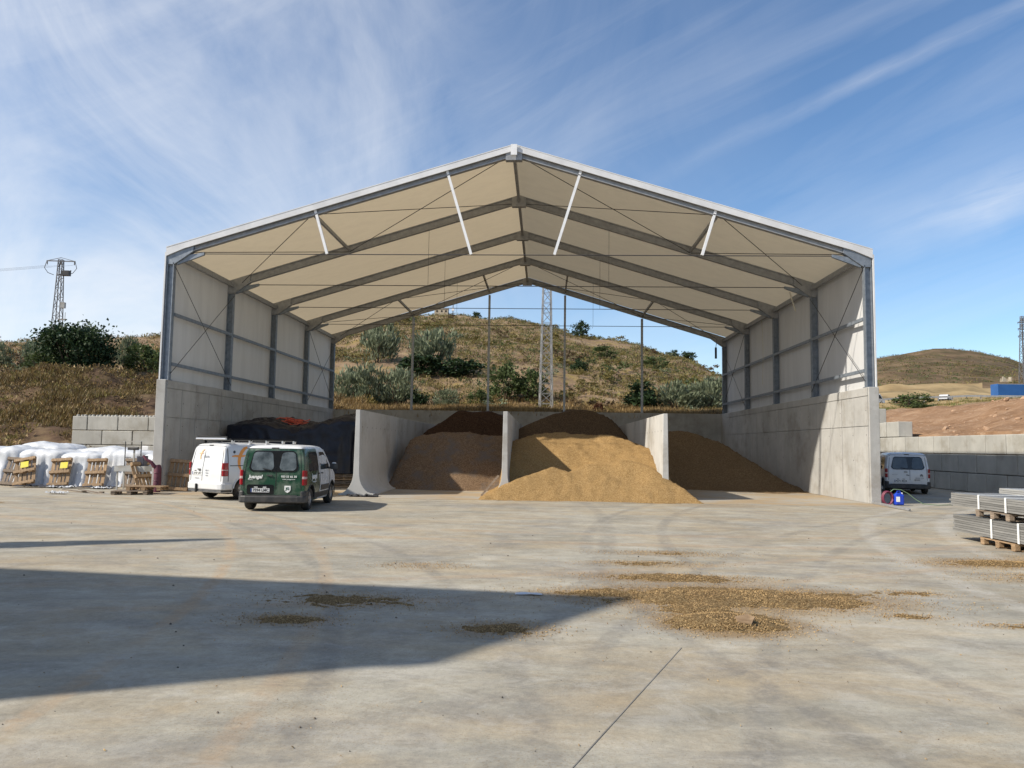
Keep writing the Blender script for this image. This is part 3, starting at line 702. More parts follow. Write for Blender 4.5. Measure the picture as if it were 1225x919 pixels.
# rolled straps and a pulley lamp hanging off the right-hand knees
for (x, y, z, l) in ((CX+HW-.95, FY[1], 9.0, .9), (CX+HW-.6, FY[2], 8.7, 3.4)):
    pts = [(x+.25*math.sin(k/10*PI)*(1 if l < 1 else .2), y-.1, z-l*math.sin(k/10*PI) if l < 1 else z-l*k/10) for k in range(11)]
    MB().tube(pts, .03 if l < 1 else .012, 6).build('hanging_rope', mat('pale_rope', (.5, .46, .36)), shed)
lt = MB().box((CX+HW-.45, YB-.1, 8.35), (.12, .12, .75)).build('lamp_tube', MT['dark'], shed); MB().tube([(CX+HW-.45, YB-.1, 8.72), (CX+HW-.35, YB-.1, 9.4)], .02, 5).build('lamp_cord', MT['cable'], lt)

# ---- bay dividers of precast units
def divider(x, label):
    t_ = thing('bay_divider', label, 'wall', (x, Y0-.5, 0), group='concrete dividers between the storage bays')
    top, th, fw_, ft = 3.18, .13, .66, .06
    half = [(fw_, 0), (fw_, ft)]
    for k in range(1, 9):
        a = k/8*PI/2
        half.append((fw_-(fw_-th*.85)*math.sin(a), ft+.80*(1-math.cos(a))))
    half.append((th*.62, top))
    poly = half + [(-a, b) for a, b in reversed(half)]
    ln = 2.38
    me = MB().prism([(a, 0, b) for a, b in poly], (0, ln-.03, 0)).mesh('wall_unit', MT['conc_l'])
    for i in range(10):
        o = piece(me, 'wall_unit', t_, (x+random.uniform(-.012, .012), Y0-.5+ln*i-.05, random.uniform(-.008, .008)-.0))
        bev(o, .012)
        if i < 4:
            h = MB()
            for sx in (-1, 1):
                for dy in (.35, 1.2, 2.0):
                    h.lathe([(0, 0), (.03, 0)], (x+sx*(th*.62+.022), Y0-.5+ln*i+dy, 2.55), 'x', 6)
            tag(h.build('lifting_hole', MT['dark'], o), kind='stuff')
    return t_
divider(-6.99, 'tall grey concrete bay divider beside the black tarpaulin with flared foot in full view')
divider(-1.46, 'middle concrete bay divider between the dark brown heap and the golden heap')
divider(4.43, 'sunlit right-hand concrete bay divider at the right edge of the golden heap')

# ---- heaps
def heap(name, label, x0, x1, y0_, y1_, fn, mt, res=.14, ns=.13):
    nx = int((x1-x0)/res); ny = int((y1_-y0_)/res)
    rows = []
    for j in range(ny+1):
        yy = lerp(y0_, y1_, j/ny); r_ = []
        for i in range(nx+1):
            xx = lerp(x0, x1, i/nx)
            z = fn(xx, yy)
            if z > .02: z += ns*fbm(xx*.9, yy*.9, 2.2, 5)*min(1, z*1.5) + .05*noise.noise(Vector((xx*4, yy*4, 1)))+.02*noise.noise(Vector((xx*9, yy*9, 3)))*min(1, z*2)
            r_.append((xx, yy, max(z, -.06) + .0))
        rows.append(r_)
    o = MB().grid(rows).build(name, mt, smooth=True, recalc=False)
    return tag(o, label, 'heap')
def prof(y, pts): return pl(pts, y)
def hA(x, y):
    f = pl([(32.4, -.1), (32.8, .06), (35.0, 2.05), (35.8, 2.4), (38, 2.35), (40, 1.8), (42, .3)], y - .35*fbm(x*.35, 1.0, 0, 2))
    left = pl([(-6.85, -.1), (-6.6, .5), (-6.2, 2.0), (-5.8, 2.5)], x)
    return min(f + .08*math.sin(x*1.1), left, 2.45)
def hB(x, y):
    top = pl([(-6.9, .2), (-6.5, 2.5), (-5.8, 3.05), (-4.9, 3.75), (-3.6, 3.78), (-2.3, 3.5), (-1.5, 3.1)], x)
    return min(top, (y-39.2)*.95+1.0) if y < 47 else top - (y-47)*.2
def hC(x, y):
    # main body between the dividers
    yy = y - .25*fbm(x*.4, 3.0, 0, 2)
    f = pl([(28.6, .0), (29.4, .55), (30.2, 1.15), (33.4, 2.35), (34.2, 2.5), (37, 2.5), (40, 1.4), (42, .1)], yy)
    side = pl([(-1.6, .55), (-.9, 1.0), (-.2, 1.0), (2.6, 1.0), (3.5, .90), (4.35, .55)], x)
    cap = pl([(-1.5, 2.05), (-.3, 2.38), (.6, 2.5), (2.2, 2.38), (3.2, 2.32), (3.9, 2.12), (4.4, 1.85)], x)
    body = min(f, cap)
    # the low apron that spills out of the bay mouth
    ap = pl([(27.0, -.12), (27.35, .06), (28.6, .62), (29.6, 1.12), (30.6, 1.0), (32, .6)], yy + .0)
    crest = pl([(-2.5, -.06), (-2.0, .16), (-1.5, .48), (-.6, .82), (.3, 1.12), (.9, 1.0), (1.6, 1.25), (3.0, 1.4), (4.0, 1.2), (4.6, .75), (5.2, .25), (5.65, -.06)], x)
    ap = min(ap*1.25, crest) if y < 33 else 0
    # a scoop taken out between apron and body on the left
    sc_ = .5*math.exp(-((x-.6)/1.3)**2-((y-30.4)/.8)**2)
    if x < -1.75 or x > 4.75: body = -.1
    return max(body-sc_, ap) if (y > 27) else -.1
def hD(x, y):
    top = pl([(-1.7, 2.6), (-1.0, 3.05), (.2, 3.55), (1.4, 3.95), (2.3, 3.95), (3.2, 3.7), (3.9, 3.1), (4.5, 2.3)], x)
    return min(top, (y-38.6)*.8+.8) if y < 47 else top-(y-47)*.25
def hE(x, y):
    yy = y - .3*fbm(x*.4, 7.0, 0, 2) + 1.2*sstep(7.5, 11.0, x)
    f = pl([(36.6, -.1), (37.2, .06), (38.2, .5), (42.2, 2.8), (43.2, 2.95), (47, 2.9), (51, 2.5)], yy)
    r_ = pl([(4.4, 2.9), (7.4, 2.85), (8.4, 2.6), (9.3, 2.15), (10.1, 1.35), (10.8, .8), (11.4, .4), (11.9, .15), (12.0, .1)], x)
    thin = .07*min(1, (yy-35.2)*.4)+.03*fbm(x*.8, y*.8, 5, 3) if yy > 35 else -.1
    return max(min(f, r_), thin)
heap('compost_heap', 'broad heap of mixed brown and grey compost in front of the dark heap', -6.84, -1.5, 30.3, 42, hA, MT['mixed'])
heap('dark_compost_heap', 'almost black compost heap at the back of the left bay', -6.85, -1.5, 39.4, 51.8, hB, MT['black'], .2, .16)
heap('golden_chaff_heap', 'golden granular heap spilling out between the middle and right dividers', -3.2, 6.4, 26.8, 42, hC, MT['gold'], .11)
heap('brown_chaff_heap', 'tall brown heap at the back of the middle bay behind the golden one', -1.4, 4.4, 39, 51.8, hD, MT['brown'], .2)
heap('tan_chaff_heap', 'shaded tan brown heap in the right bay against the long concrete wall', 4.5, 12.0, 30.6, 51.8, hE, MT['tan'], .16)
# ================================================================== VANS
MT['white_paint'] = mat('white_car_paint', (0.60, 0.61, 0.615), (0.66, 0.665, 0.67), 1.5, 0.22, spec=0.5, c3=(0.55, 0.50, 0.43), s3=1.6, f3=0.35)
MT['plastic'] = mat('black_plastic', (0.025, 0.026, 0.028), (0.045, 0.045, 0.046), 4, 0.55, c3=(0.13, 0.11, 0.09), s3=2.0, f3=0.4)
MT['rubber'] = mat('tyre_rubber', (0.018, 0.018, 0.018), (0.03, 0.03, 0.03), 8, 0.85, c3=(0.14, 0.11, 0.08), s3=3, f3=0.6)
MT['rim'] = mat('dusty_rim', (0.30, 0.29, 0.28), (0.42, 0.41, 0.40), 5, 0.4, 0.5)
MT['glass'] = mat('van_glass', (0.020, 0.026, 0.03), (0.045, 0.055, 0.06), 3, 0.06, spec=0.8, bump=0.02, bscale=3)
MT['glass_dusty'] = mat('dusty_rear_glass', (0.04, 0.052, 0.06), (0.16, 0.19, 0.205), 2.6, 0.10, spec=0.6, detail=8)
MT['red_lens'] = mat('red_lens', (0.27, 0.008, 0.014), None, rough=0.15)
MT['clear_lens'] = mat('clear_lens', (0.50, 0.36, 0.34), None, rough=0.12)
MT['plate'] = mat('number_plate', (0.72, 0.72, 0.70), None, rough=0.4)
MT['print_dark'] = mat('dark_print', (0.03, 0.03, 0.035), None, rough=0.5)
MT['print_grey'] = mat('grey_print', (0.18, 0.19, 0.21), None, rough=0.5)
MT['print_white'] = mat('white_print', (0.82, 0.82, 0.80), None, rough=0.5)
MT['gloss_black'] = mat('gloss_black', (0.012, 0.013, 0.014), None, rough=0.12)
MT['orange'] = mat('orange_print', (0.75, 0.30, 0.06), None, rough=0.5)
MT['orange_pale'] = mat('orange_print_faded', (0.80, 0.48, 0.25), None, rough=0.5)
MT['blue_print'] = mat('blue_print', (0.03, 0.06, 0.20), None, rough=0.5)
MT['green_print'] = mat('green_print', (0.03, 0.10, 0.06), None, rough=0.5)
MT['alu'] = mat('bright_aluminium', (0.60, 0.61, 0.62), None, rough=0.3, metal=0.7)
def livery():
    m = bpy.data.materials.new('green_white_livery'); m.use_nodes = True
    t = m.node_tree; b = t.nodes['Principled BSDF']; b.inputs['Roughness'].default_value = 0.22
    g = N(t, 'ShaderNodeTexCoord'); s = N(t, 'ShaderNodeSeparateXYZ'); L(t, g.outputs['Object'], s.inputs[0])
    wob = M_(t, 'MULTIPLY', M_(t, 'SINE', M_(t, 'MULTIPLY', s.outputs[2], 3.2)), 0.10)
    fy = M_(t, 'LESS_THAN', s.outputs[1], M_(t, 'ADD', 1.66, wob))
    fz = M_(t, 'LESS_THAN', s.outputs[2], 1.745)
    f = M_(t, 'MULTIPLY', fy, fz)
    n = N(t, 'ShaderNodeTexNoise', Scale=1.8, Detail=7, Roughness=0.65); L(t, g.outputs['Object'], n.inputs['Vector'])
    du = RAMP(t, n.outputs[0], [(0.42, 0.0), (0.75, 0.35)])
    c = MIX(t, f, (0.72, 0.72, 0.72), (0.018, 0.062, 0.036))
    c = MIX(t, du, c, (0.42, 0.40, 0.34))
    L(t, c, b.inputs['Base Color'])
    L(t, M_(t, 'ADD', 0.2, du), b.inputs['Roughness'])
    return m
MT['livery'] = livery()

def text_obj(body, size, name, mt, parent, M, shear=0.0, off=0.0, space=1.0):
    cu = bpy.data.curves.new(name, 'FONT'); cu.body = body; cu.size = size; cu.extrude = 0.0015; cu.shear = shear; cu.offset = off
    cu.align_x = 'CENTER'; cu.align_y = 'CENTER'; cu.space_character = space; cu.resolution_u = 3
    tmp = bpy.data.objects.new('tmp', cu); COL.objects.link(tmp)
    bpy.context.view_layer.update()
    me = bpy.data.meshes.new_from_object(tmp.evaluated_get(bpy.context.evaluated_depsgraph_get()))
    bpy.data.objects.remove(tmp); bpy.data.curves.remove(cu)
    me.name = name; me.transform(M); me.materials.clear(); me.materials.append(mt)
    o = bpy.data.objects.new(name, me); COL.objects.link(o); o.parent = parent
    return o
def rrect(x0, z0, x1, z1, r=.06, n=4, ti=0.0, bi=0.0):
    """rounded rectangle; ti / bi pull the top / bottom corners inwards"""
    pts = []
    for (cx, cz, a0, sx) in ((x1-r-bi, z0+r, -90, 1), (x1-r-ti, z1-r, 0, 1), (x0+r+ti, z1-r, 90, -1), (x0+r+bi, z0+r, 180, -1)):
        for k in range(n+1):
            a = R(a0+90*k/n); pts.append((cx+r*math.cos(a), cz+r*math.sin(a)))
    return pts

def make_wheel(parent, x, y, r, side):
    t_ = MB().lathe([(r*.62, -.10), (r*.90, -.105), (r, -.06), (r, .06), (r*.90, .105), (r*.62, .10)], (0, 0, 0), 'x', 28)
    me = t_.mesh('wheel', MT['rubber'])
    wv = bpy.data.objects.new('wheel', me); COL.objects.link(wv); wv.parent = parent; wv.location = (x, y, r); shade(wv, 40)
    b = MB(); s = side
    b.lathe([(r*.64, .085*s), (r*.60, .07*s), (r*.56, .02*s), (.0, .02*s)], (0, 0, 0), 'x', 24)
    for k in range(5):
        a = 2*PI*k/5+.3
        p = Vector((.075*s, math.cos(a)*r*.12, math.sin(a)*r*.12)); q = Vector((.072*s, math.cos(a)*r*.60, math.sin(a)*r*.60))
        b.bar(p, q, .085, .03, upv=(1, 0, 0))
    b.lathe([(.0, .095*s), (r*.17, .09*s), (r*.2, .05*s)], (0, 0, 0), 'x', 16)
    o = b.build('rim', MT['rim'], wv, local=True, smooth=40)
    return wv

def van(name, label, loc, head, Ln, W, H, wb, ro, wr, paint, kind, group):
    root = thing(name, label, 'van', (0, 0, 0), 0, group)
    sl = Ln/4.4
    ST = [(0, H-.07, .955), (.035, H-.025, .975), (.14, H-.005, .99), (.5, H+.005, 1), (1.2, H+.01, 1), (2.0*sl, H+.01, 1), (2.42*sl, H-.01, 1), (2.70*sl, H-.08, 1),
          (2.95*sl, H-.27, .995), (3.25*sl, H-.53, .99), (3.50*sl, H-.70, .985), (3.75*sl, H-.77, .975), (4.05*sl, H-.86, .95), (4.25*sl, H-.98, .90), (4.36*sl, H-1.12, .84), (4.4*sl, H-1.3, .78)]
    def top(y): return pl([(a, b) for a, b, c in ST], y)
    def wsc(y): return pl([(a, c) for a, b, c in ST], y)
    def belt(zt): return min(1.04, zt-.10)
    def hw(y, z, y_st=None):
        zt = top(y); bl = belt(zt)
        if z <= bl: f = pl([(.24, .90), (.40, .965), (.62, .99), (.80, 1.0), (1.04, .985)], z)
        else:
            s_ = (z-bl)/(zt-bl); tm = .125*min(1, (zt-bl)/.8)
            f = pl([(0, .985), (.5, .985-tm*.42), (.76, .985-tm*.78), (.90, .985-tm*1.15), (.965, .985-tm*1.75), (.992, .985-tm*2.6), (1.0, .985-tm*3.6)], s_)
        return f*wsc(y)*W/2
    def lean(z): return pl([(.24, .03), (.45, 0), (.70, 0), (1.02, .015), (H-.15, .135), (H-.05, .195), (H, .28)], z)
    rows = []
    for (y, zt, sc_) in ST:
        bl = belt(zt)
        zs = [.24+(bl-.24)*k for k in (0, .08, .18, .32, .48, .64, .82, 1.0)] + [bl+(zt-bl)*k for k in (.2, .4, .6, .76, .86, .92, .965, .99, 1.0)]
        half = [(hw(y, z), z) for z in zs]
        r_ = [Vector((-x, y+lean(z)*max(0, 1-y/1.1), z)) for x, z in half] + [Vector((0, y+lean(zt)*max(0, 1-y/1.1), zt+.018))] + [Vector((x, y+lean(z)*max(0, 1-y/1.1), z)) for x, z in reversed(half)]
        rows.append(r_)
    mb = MB(); n = len(rows[0]); mb.grid(rows)
    for i in range(len(rows)-1): mb.f.append((i*n, (i+1)*n, (i+1)*n+n-1, i*n+n-1)); mb.m.append(0)
    for base in (0, (len(rows)-1)*n):
        hN = n//2
        for k in range(hN-1): mb.f.append((base+k, base+k+1, base+n-2-k, base+n-1-k)); mb.m.append(0)
        mb.f.append((base+hN-1, base+hN, base+hN+1)); mb.m.append(0)
    body = mb.build('body', [paint, MT['dark']], root, local=True)
    cut = MB()
    for ya in (ro, ro+wb):
        for s in (-1, 1):
            cut.lathe([(0, s*(W/2+.2)), (wr+.065, s*(W/2+.2)), (wr+.065, s*(W/2-.30)), (0, s*(W/2-.30))], (0, ya, wr+.02), 'x', 28)
    co = cut.build('cutter', [MT['dark']], None); 
    mod = body.modifiers.new('b', 'BOOLEAN'); mod.object = co; mod.operation = 'DIFFERENCE'; mod.solver = 'EXACT'
    try: mod.material_mode = 'TRANSFER'
    except Exception: pass
    bpy.context.view_layer.update()
    me = bpy.data.meshes.new_from_object(body.evaluated_get(bpy.context.evaluated_depsgraph_get()))
    body.modifiers.clear(); body.data = me; me.name = 'body'
    bpy.data.objects.remove(co)
    shade(body, 28)
    def rear(outline, nm, mt, t=.006, parent=root, depth=.03):
        mb = MB(); f_ = [Vector((x, lean(z)-t, z)) for x, z in outline]
        return mb.prism(f_, (0, depth, 0)).build(nm, mt, parent, local=True)
    def side(s, outline, nm, mt, t=.006, parent=root, depth=.03):
        f_ = [Vector((s*(hw(y, z)+t), y+lean(z)*max(0, 1-y/1.1), z)) for y, z in outline]
        return MB().prism(f_, (-s*depth, 0, 0)).build(nm, mt, parent, local=True)
    def RM(x, z, t=.016): # text matrix on the rear face
        ang = math.atan2(lean(z+.05)-lean(z-.05), .1)
        return Matrix.Translation((x, lean(z)-t, z)) @ Matrix.Rotation(PI/2-ang, 4, 'X')
    def SM(s, y, z, t=.008):
        x = hw(y, z)+t; a = math.atan2(hw(y, z-.05)-hw(y, z+.05), .1)
        M = Matrix(((0, 0, 1, 0), (1, 0, 0, 0), (0, 1, 0, 0), (0, 0, 0, 1))) if s > 0 else Matrix(((0, 0, -1, 0), (-1, 0, 0, 0), (0, 1, 0, 0), (0, 0, 0, 1)))
        return Matrix.Translation((s*x, y, z)) @ Matrix.Rotation(s*-a*s, 4, 'Y') @ M if s < 0 else Matrix.Translation((x, y, z)) @ Matrix.Rotation(-a, 4, 'Y') @ M
    # wheels
    for ya in (ro, ro+wb):
        for s in (-1, 1): make_wheel(root, s*(W/2-.135), ya, wr, s)
    # underside and axle
    MB().box((0, Ln/2, .24), (W*.72, Ln*.86, .10)).build('underbody', MT['dark'], root, local=True)
    MB().tube([(-W/2+.2, ro, wr), (W/2-.2, ro, wr)], .06, 8).build('axle', MT['dark'], root, local=True)
    # rear bumper
    bm = MT['plastic'] if kind != 'medium' else MT['white_paint']
    bz0, bz1 = (.24, .44) if kind != 'medium' else (.34, .56)
    plan = [(-W/2-.012, .33), (-W/2-.012, .06), (-W/2+.05, -.045), (-W/2+.2, -.085), (W/2-.2, -.085), (W/2-.05, -.045), (W/2+.012, .06), (W/2+.012, .33), (W/2-.1, .33), (-W/2+.1, .33)]
    bu = MB().prism([(x, y, bz0) for x, y in plan], (0, 0, bz1-bz0)).build('rear_bumper', bm, root, local=True, bevel=.035)
    if kind != 'medium':
        MB().box((0, -.025, bz1+.008), (W*.76, .09, .02)).build('bumper_step', MT['plastic'], root, local=True, bevel=.008)
        for s in (-1, 1):
            cp = [(s*W/2*.84, .02), (s*W/2*.86, -.04), (s*(W/2-.04), -.02), (s*(W/2+.010), .07), (s*(W/2+.010), .33), (s*W/2*.84, .30)]
            MB().prism([(x, y, bz1-.02) for x, y in cp], (0, 0, .15)).build('bumper_corner', MT['plastic'], bu, local=True, bevel=.03)
    else:
        MB().prism([(x*.97, y, .27) for x, y in plan], (0, .02, .07)).build('bumper_skirt', MT['plastic'], root, local=True)
        MB().bar((-.33, -.12, .52), (-.33, -.12, .24), .05, .05).build('tow_bar', MT['dark'], root, local=True)
    # tail lights
    z0, z1 = (.73, 1.14) if kind != 'medium' else (.79, 1.22)
    for s in (-1, 1):
        x0, x1 = W/2*.885, W/2*.985
        o_ = []
        pl_ = [(x0, -.015), (x1-.03, -.012), (x1+.012, .04), (x1+.014, .17), (x1-.05, .17), (x0, .06)]
        tl = MB().prism([(s*x, y+.0, z0) for x, y in pl_], (0, .0, z1-z0)).build('tail_light', MT['red_lens'], root, local=True, bevel=.012)
        MB().prism([(s*x*1.001, y-.004, z0+(z1-z0)*.42) for x, y in pl_], (0, 0, (z1-z0)*(.17 if kind != 'medium' else .08))).build('reversing_lens', MT['clear_lens'], tl, local=True, bevel=.008)
    seam_x = .09 if kind != 'medium' else -.20
    def seam(pts, nm='door_seam'):
        mb = MB()
        for (p, q) in zip(pts, pts[1:]):
            mb.bar(p, q, .014, .012)
        return tag(mb.build(nm, MT['dark'], root, local=True))
    seam([(seam_x, lean(z)-.0005, z) for z in (.62, .8, 1.05, 1.3, 1.55, H-.10)])
    seam([(-W/2*.86, lean(H-.1), H-.10), (W/2*.82, lean(H-.1), H-.10)])
    for s in (-1, 1): seam([(s*W/2*pl([(.6, .85), (1.05, .845), (1.5, .80), (1.8, .76)], z), lean(z)-.0005, z) for z in (.62, .8, 1.05, 1.3, 1.55, H-.12)])
    # plate
    pxc = -.33 if kind == 'green' else (-.29 if kind == 'right' else -.46)
    pzc = .585 if kind != 'medium' else .86
    if kind == 'green': rear(rrect(pxc-.37, .475, pxc+.37, .74, .05), 'plate_recess', MT['gloss_black'], .010)
    np_ = rear(rrect(pxc-.26, pzc-.055, pxc+.26, pzc+.055, .012), 'number_plate', MT['plate'], .018)
    rear(rrect(pxc-.26, pzc-.055, pxc-.225, pzc+.055, .008), 'country_band', MT['blue_print'], .021, np_, .01)
    text_obj({'green': '7594 LMC', 'medium': '3147 LKT', 'right': '4271 MCB'}[kind], .105, 'plate_number', MT['print_dark'], np_, RM(pxc+.02, pzc, .022), off=.002)
    for dx in (-.12, .12):
        rear(rrect(pxc+dx-.05, pzc+.075, pxc+dx+.05, pzc+.095, .008), 'plate_lamp', MT['print_white'] if kind == 'green' else MT['dark'], .016)
    rear(rrect(seam_x-.25, .975, seam_x-.10, 1.01, .015), 'rear_handle', MT['plastic'], .03)
    rear(rrect(-.10, H-.085, .10, H-.06, .01), 'brake_light', MT['plastic'], .02)
    # rear glazing
    if kind in ('green', 'right'):
        rear(rrect(-.69, 1.10, .715, 1.685, .13, 5, ti=.10, bi=.02), 'rear_glass_surround', MT['gloss_black'], .018, depth=.05)
        gm = MT['glass_dusty'] if kind == 'green' else MT['glass']
        rear(rrect(-.635, 1.135, .035, 1.645, .11, 5, ti=.06, bi=.02), 'rear_window', gm, .024, depth=.05)
        rear(rrect(.155, 1.135, .665, 1.645, .11, 5, ti=.06, bi=.02), 'rear_window', gm, .024, depth=.05)
        wp = [(-.02, lean(1.13)-.045, 1.13), (-.28, lean(1.18)-.045, 1.19)]
        MB().tube(wp, .012, 6).build('rear_wiper', MT['dark'], root, local=True)
    # side glazing and trim
    for s in (-1, 1):
        if kind != 'medium':
            side(s, rrect(.42, 1.10, 1.62, 1.66, .13, 5, ti=.04), 'side_window', MT['glass'])
            side(s, rrect(.20, 1.0, .34, 1.0+.01, .004), 'side_trim', MT['plastic'])
            for (y0_, y1_) in ((ro+wr+.08, ro+wb-wr-.08),):
                side(s, rrect(y0_, .30, y1_, .46, .03), 'sill_cladding', MT['plastic'], .014)
            side(s, rrect(1.9, .50, 3.0, .66, .04), 'rub_strip', MT['plastic'], .022)
        else:
            mb = MB()
            for (p, q) in zip([(s*(hw(y, 1.13)+.002), y, 1.13) for y in (.25, .8, 1.4, 2.0)], [(s*(hw(y, 1.13)+.002), y, 1.13) for y in (.8, 1.4, 2.0, 2.5)]): mb.bar(p, q, .02, .025)
            mb.build('door_rail', MT['plastic'], root, local=True)
            side(s, rrect(ro+wr+.1, .32, ro+wb-wr-.1, .44, .03), 'sill_cladding', MT['plastic'], .012)
        ys_ = 1.86*sl
        ow = [(ys_, 1.12), (ys_+1.15*sl, 1.12), (ys_+1.12*sl, 1.24), (ys_+.62*sl, H-.21), (ys_+.54*sl, H-.185), (ys_, H-.185)]
        side(s, ow, 'door_window', MT['glass'])
        side(s, rrect(ys_+.02, 1.0, ys_+.2, 1.035, .012), 'door_handle', MT['plastic'], .03)
        side(s, rrect(ys_-.42, 1.0, ys_-.24, 1.035, .012), 'door_handle', MT['plastic'], .03)
        for yy in (ys_-.10, ys_+1.22*sl):
            seam([(s*(hw(yy, z)+.0005), yy, z) for z in (.36, .6, .8, 1.0, 1.2)] if yy > ys_ else [(s*(hw(yy, z)+.0005), yy, z) for z in (.36, .6, .8, 1.0, 1.3, 1.6, H-.17)])
        if kind == 'medium': seam([(s*(hw(.62, z)+.0005), .18, z) for z in (.62, .9, 1.2, 1.5, H-.17)])
        # mirror
        ym = ys_+1.08*sl
        mr = MB().prism(rrect_yz(s*(W/2+.09), ym-.05, 1.10, .18), (s*.11, .10, 0)).build('mirror', MT['plastic'], root, local=True, bevel=.02)
        MB().box((s*(W/2+.03), ym, 1.14), (.14, .06, .05)).build('mirror_arm', MT['plastic'], mr, local=True)
        MB().box((s*(W/2+.145), ym+.03, 1.25), (.13, .08, .13)).build('mirror_cap', MT['white_paint'], mr, local=True, bevel=.03)
        # arch lips
        for ya in (ro, ro+wb):
            mb = MB(); pa = [R(a) for a in range(-4, 185, 9)]
            pts = [(s*(hw(ya, .6)+.004-.0*k), ya+(wr+.075)*math.cos(a), wr+.02+(wr+.075)*math.sin(a)) for k, a in enumerate(pa)]
            mb.tube(pts, .022, 6); mb.build('arch_trim', MT['plastic'] if kind != 'medium' else paint, root, local=True)
    # windscreen, grille, headlights
    ws = [(-hw(2.78*sl, top(2.78*sl)-.12)*.93, 2.78*sl, top(2.78*sl)+.012), (hw(2.78*sl, top(2.78*sl)-.12)*.93, 2.78*sl, top(2.78*sl)+.012), (W/2*.86, 3.46*sl, top(3.46*sl)+.012), (-W/2*.86, 3.46*sl, top(3.46*sl)+.012)]
    MB().prism(ws, (0, .02, .015)).build('windscreen', MT['glass'], root, local=True)
    MB().box((0, 4.38*sl, .50), (W*.74, .12, .40)).build('front_bumper', MT['plastic'], root, local=True, bevel=.04)
    for s in (-1, 1):
        MB().box((s*W*.36, 4.26*sl, .82), (.28, .16, .20)).build('headlight', MT['clear_lens'], root, local=True, bevel=.04)
    # livery
    if kind == 'green':
        text_obj('Juangal', .135, 'lettering', MT['print_white'], root, RM(-.475, .955), shear=.18, off=.004)
        text_obj('asfaltos', .04, 'lettering', MT['print_white'], root, RM(-.60, .875))
        text_obj('950 55 66 30', .082, 'lettering', MT['print_white'], root, RM(.45, .965), off=.001)
        text_obj('www.juangal.com', .05, 'lettering', MT['print_white'], root, RM(.45, .895))
        sh = rear([(.34, .715), (.34, .60), (.375, .55), (.425, .52), (.475, .55), (.51, .60), (.51, .715)][::-1], 'shield_badge', MT['print_white'], .014)
        text_obj('JG', .10, 'badge_letters', MT['green_print'], sh, RM(.425, .635, .018), off=.004)
        for s in (-1, 1):
            text_obj('Juangal', .22, 'lettering', MT['print_white'], root, SM(s, 1.02, .95), shear=.18, off=.006)
            text_obj('www.juangal.com', .07, 'lettering', MT['print_white'], root, SM(s, 1.02, .80))
    elif kind == 'right':
        text_obj('BERLINGO', .045, 'lettering', MT['print_grey'], root, RM(-.53, .87), space=1.15)
        text_obj('Vts', .10, 'lettering', MT['print_dark'], root, RM(.0, .85), off=.002)
        cv = MB()
        for dz in (0, .045):
            for s in (-1, 1):
                cv.bar((.56, lean(.88)-.018, .90-dz), (.56+s*.055, lean(.88)-.018, .85-dz), .022, .012, upv=(0, 1, 0))
        cv.build('chevron_badge', MT['print_dark'], root, local=True)
        text_obj('ISOCLA', .085, 'lettering', MT['print_grey'], root, RM(.47, .72), space=1.3)
        text_obj('SERVICIOS', .05, 'lettering', MT['print_dark'], root, RM(.38, .635), off=.002)
    else:
        def strokes(s, y0_, z0_, k, parent=root, face='side', mt=MT['orange']):
            """a running figure drawn as a tapering curved stroke with a cross stroke and a dot"""
            def P(a, b_, t=.007):
                return Vector((s*(hw(y0_+a*k, z0_+b_*k)+t), y0_+a*k, z0_+b_*k)) if face == 'side' else Vector((y0_+a*k, lean(z0_+b_*k)-t-.008, z0_+b_*k))
            ex = (-s*.012, 0, 0) if face == 'side' else (0, .012, 0)
            mb = MB()
            mainc = [(.78, .78, .04), (.60, .70, .07), (.42, .52, .085), (.30, .32, .085), (.25, .10, .08), (.25, -.12, .07), (.34, -.30, .05)]
            crossc = [(-.12, .34, .02), (.08, .36, .045), (.30, .34, .05), (.55, .36, .035), (.72, .40, .015)]
            for ln in (mainc, crossc):
                lft = []; rgt = []
                for i, (a, b_, w_) in enumerate(ln):
                    a2, b2 = ln[min(i+1, len(ln)-1)][:2]; a1, b1 = ln[max(i-1, 0)][:2]
                    d_ = Vector((a2-a1, b2-b1, 0)).normalized(); n_ = Vector((-d_.y, d_.x, 0))
                    lft.append((a+n_.x*w_, b_+n_.y*w_)); rgt.append((a-n_.x*w_, b_-n_.y*w_))
                for i in range(len(ln)-1):
                    q = [lft[i], lft[i+1], rgt[i+1], rgt[i]]
                    mb.prism([P(*c, t=.007 if ln is mainc else .0085) for c in q], ex)
            return mb.build('logo_stroke', mt, parent, local=True)
        for s in (-1, 1):
            strokes(s, .42, 1.20, .70)
            for (a, b_, r_) in ((.36, 1.58, .05), (.90, 1.30, .08)):
                side(s, [(a+r_*math.cos(q*PI/6), b_+r_*math.sin(q*PI/6)) for q in range(12)], 'logo_dot', MT['print_dark'], .009)
            text_obj('Aura', .34, 'lettering', MT['print_grey'], root, SM(s, 1.50, 1.33))
        strokes(0, -.50, 1.42, .30, face='rear', mt=MT['orange_pale'])
        text_obj('Aura', .15, 'lettering', MT['print_grey'], root, RM(-.10, 1.42))
        text_obj('instalaciones', .045, 'lettering', MT['print_grey'], root, RM(-.45, .70))
        for k in range(3): text_obj(('600 12', 'www', 'aura')[k], .07, 'lettering', MT['print_grey'], root, RM(.06, .96-.08*k))
        # roof rack
        rk = MB()
        for s in (-1, 1): rk.bar((s*.72, .35, H+.13), (s*.72, 3.1, H+.13), .04, .05)
        rk = rk.build('roof_rack', MT['dark'], root, local=True)
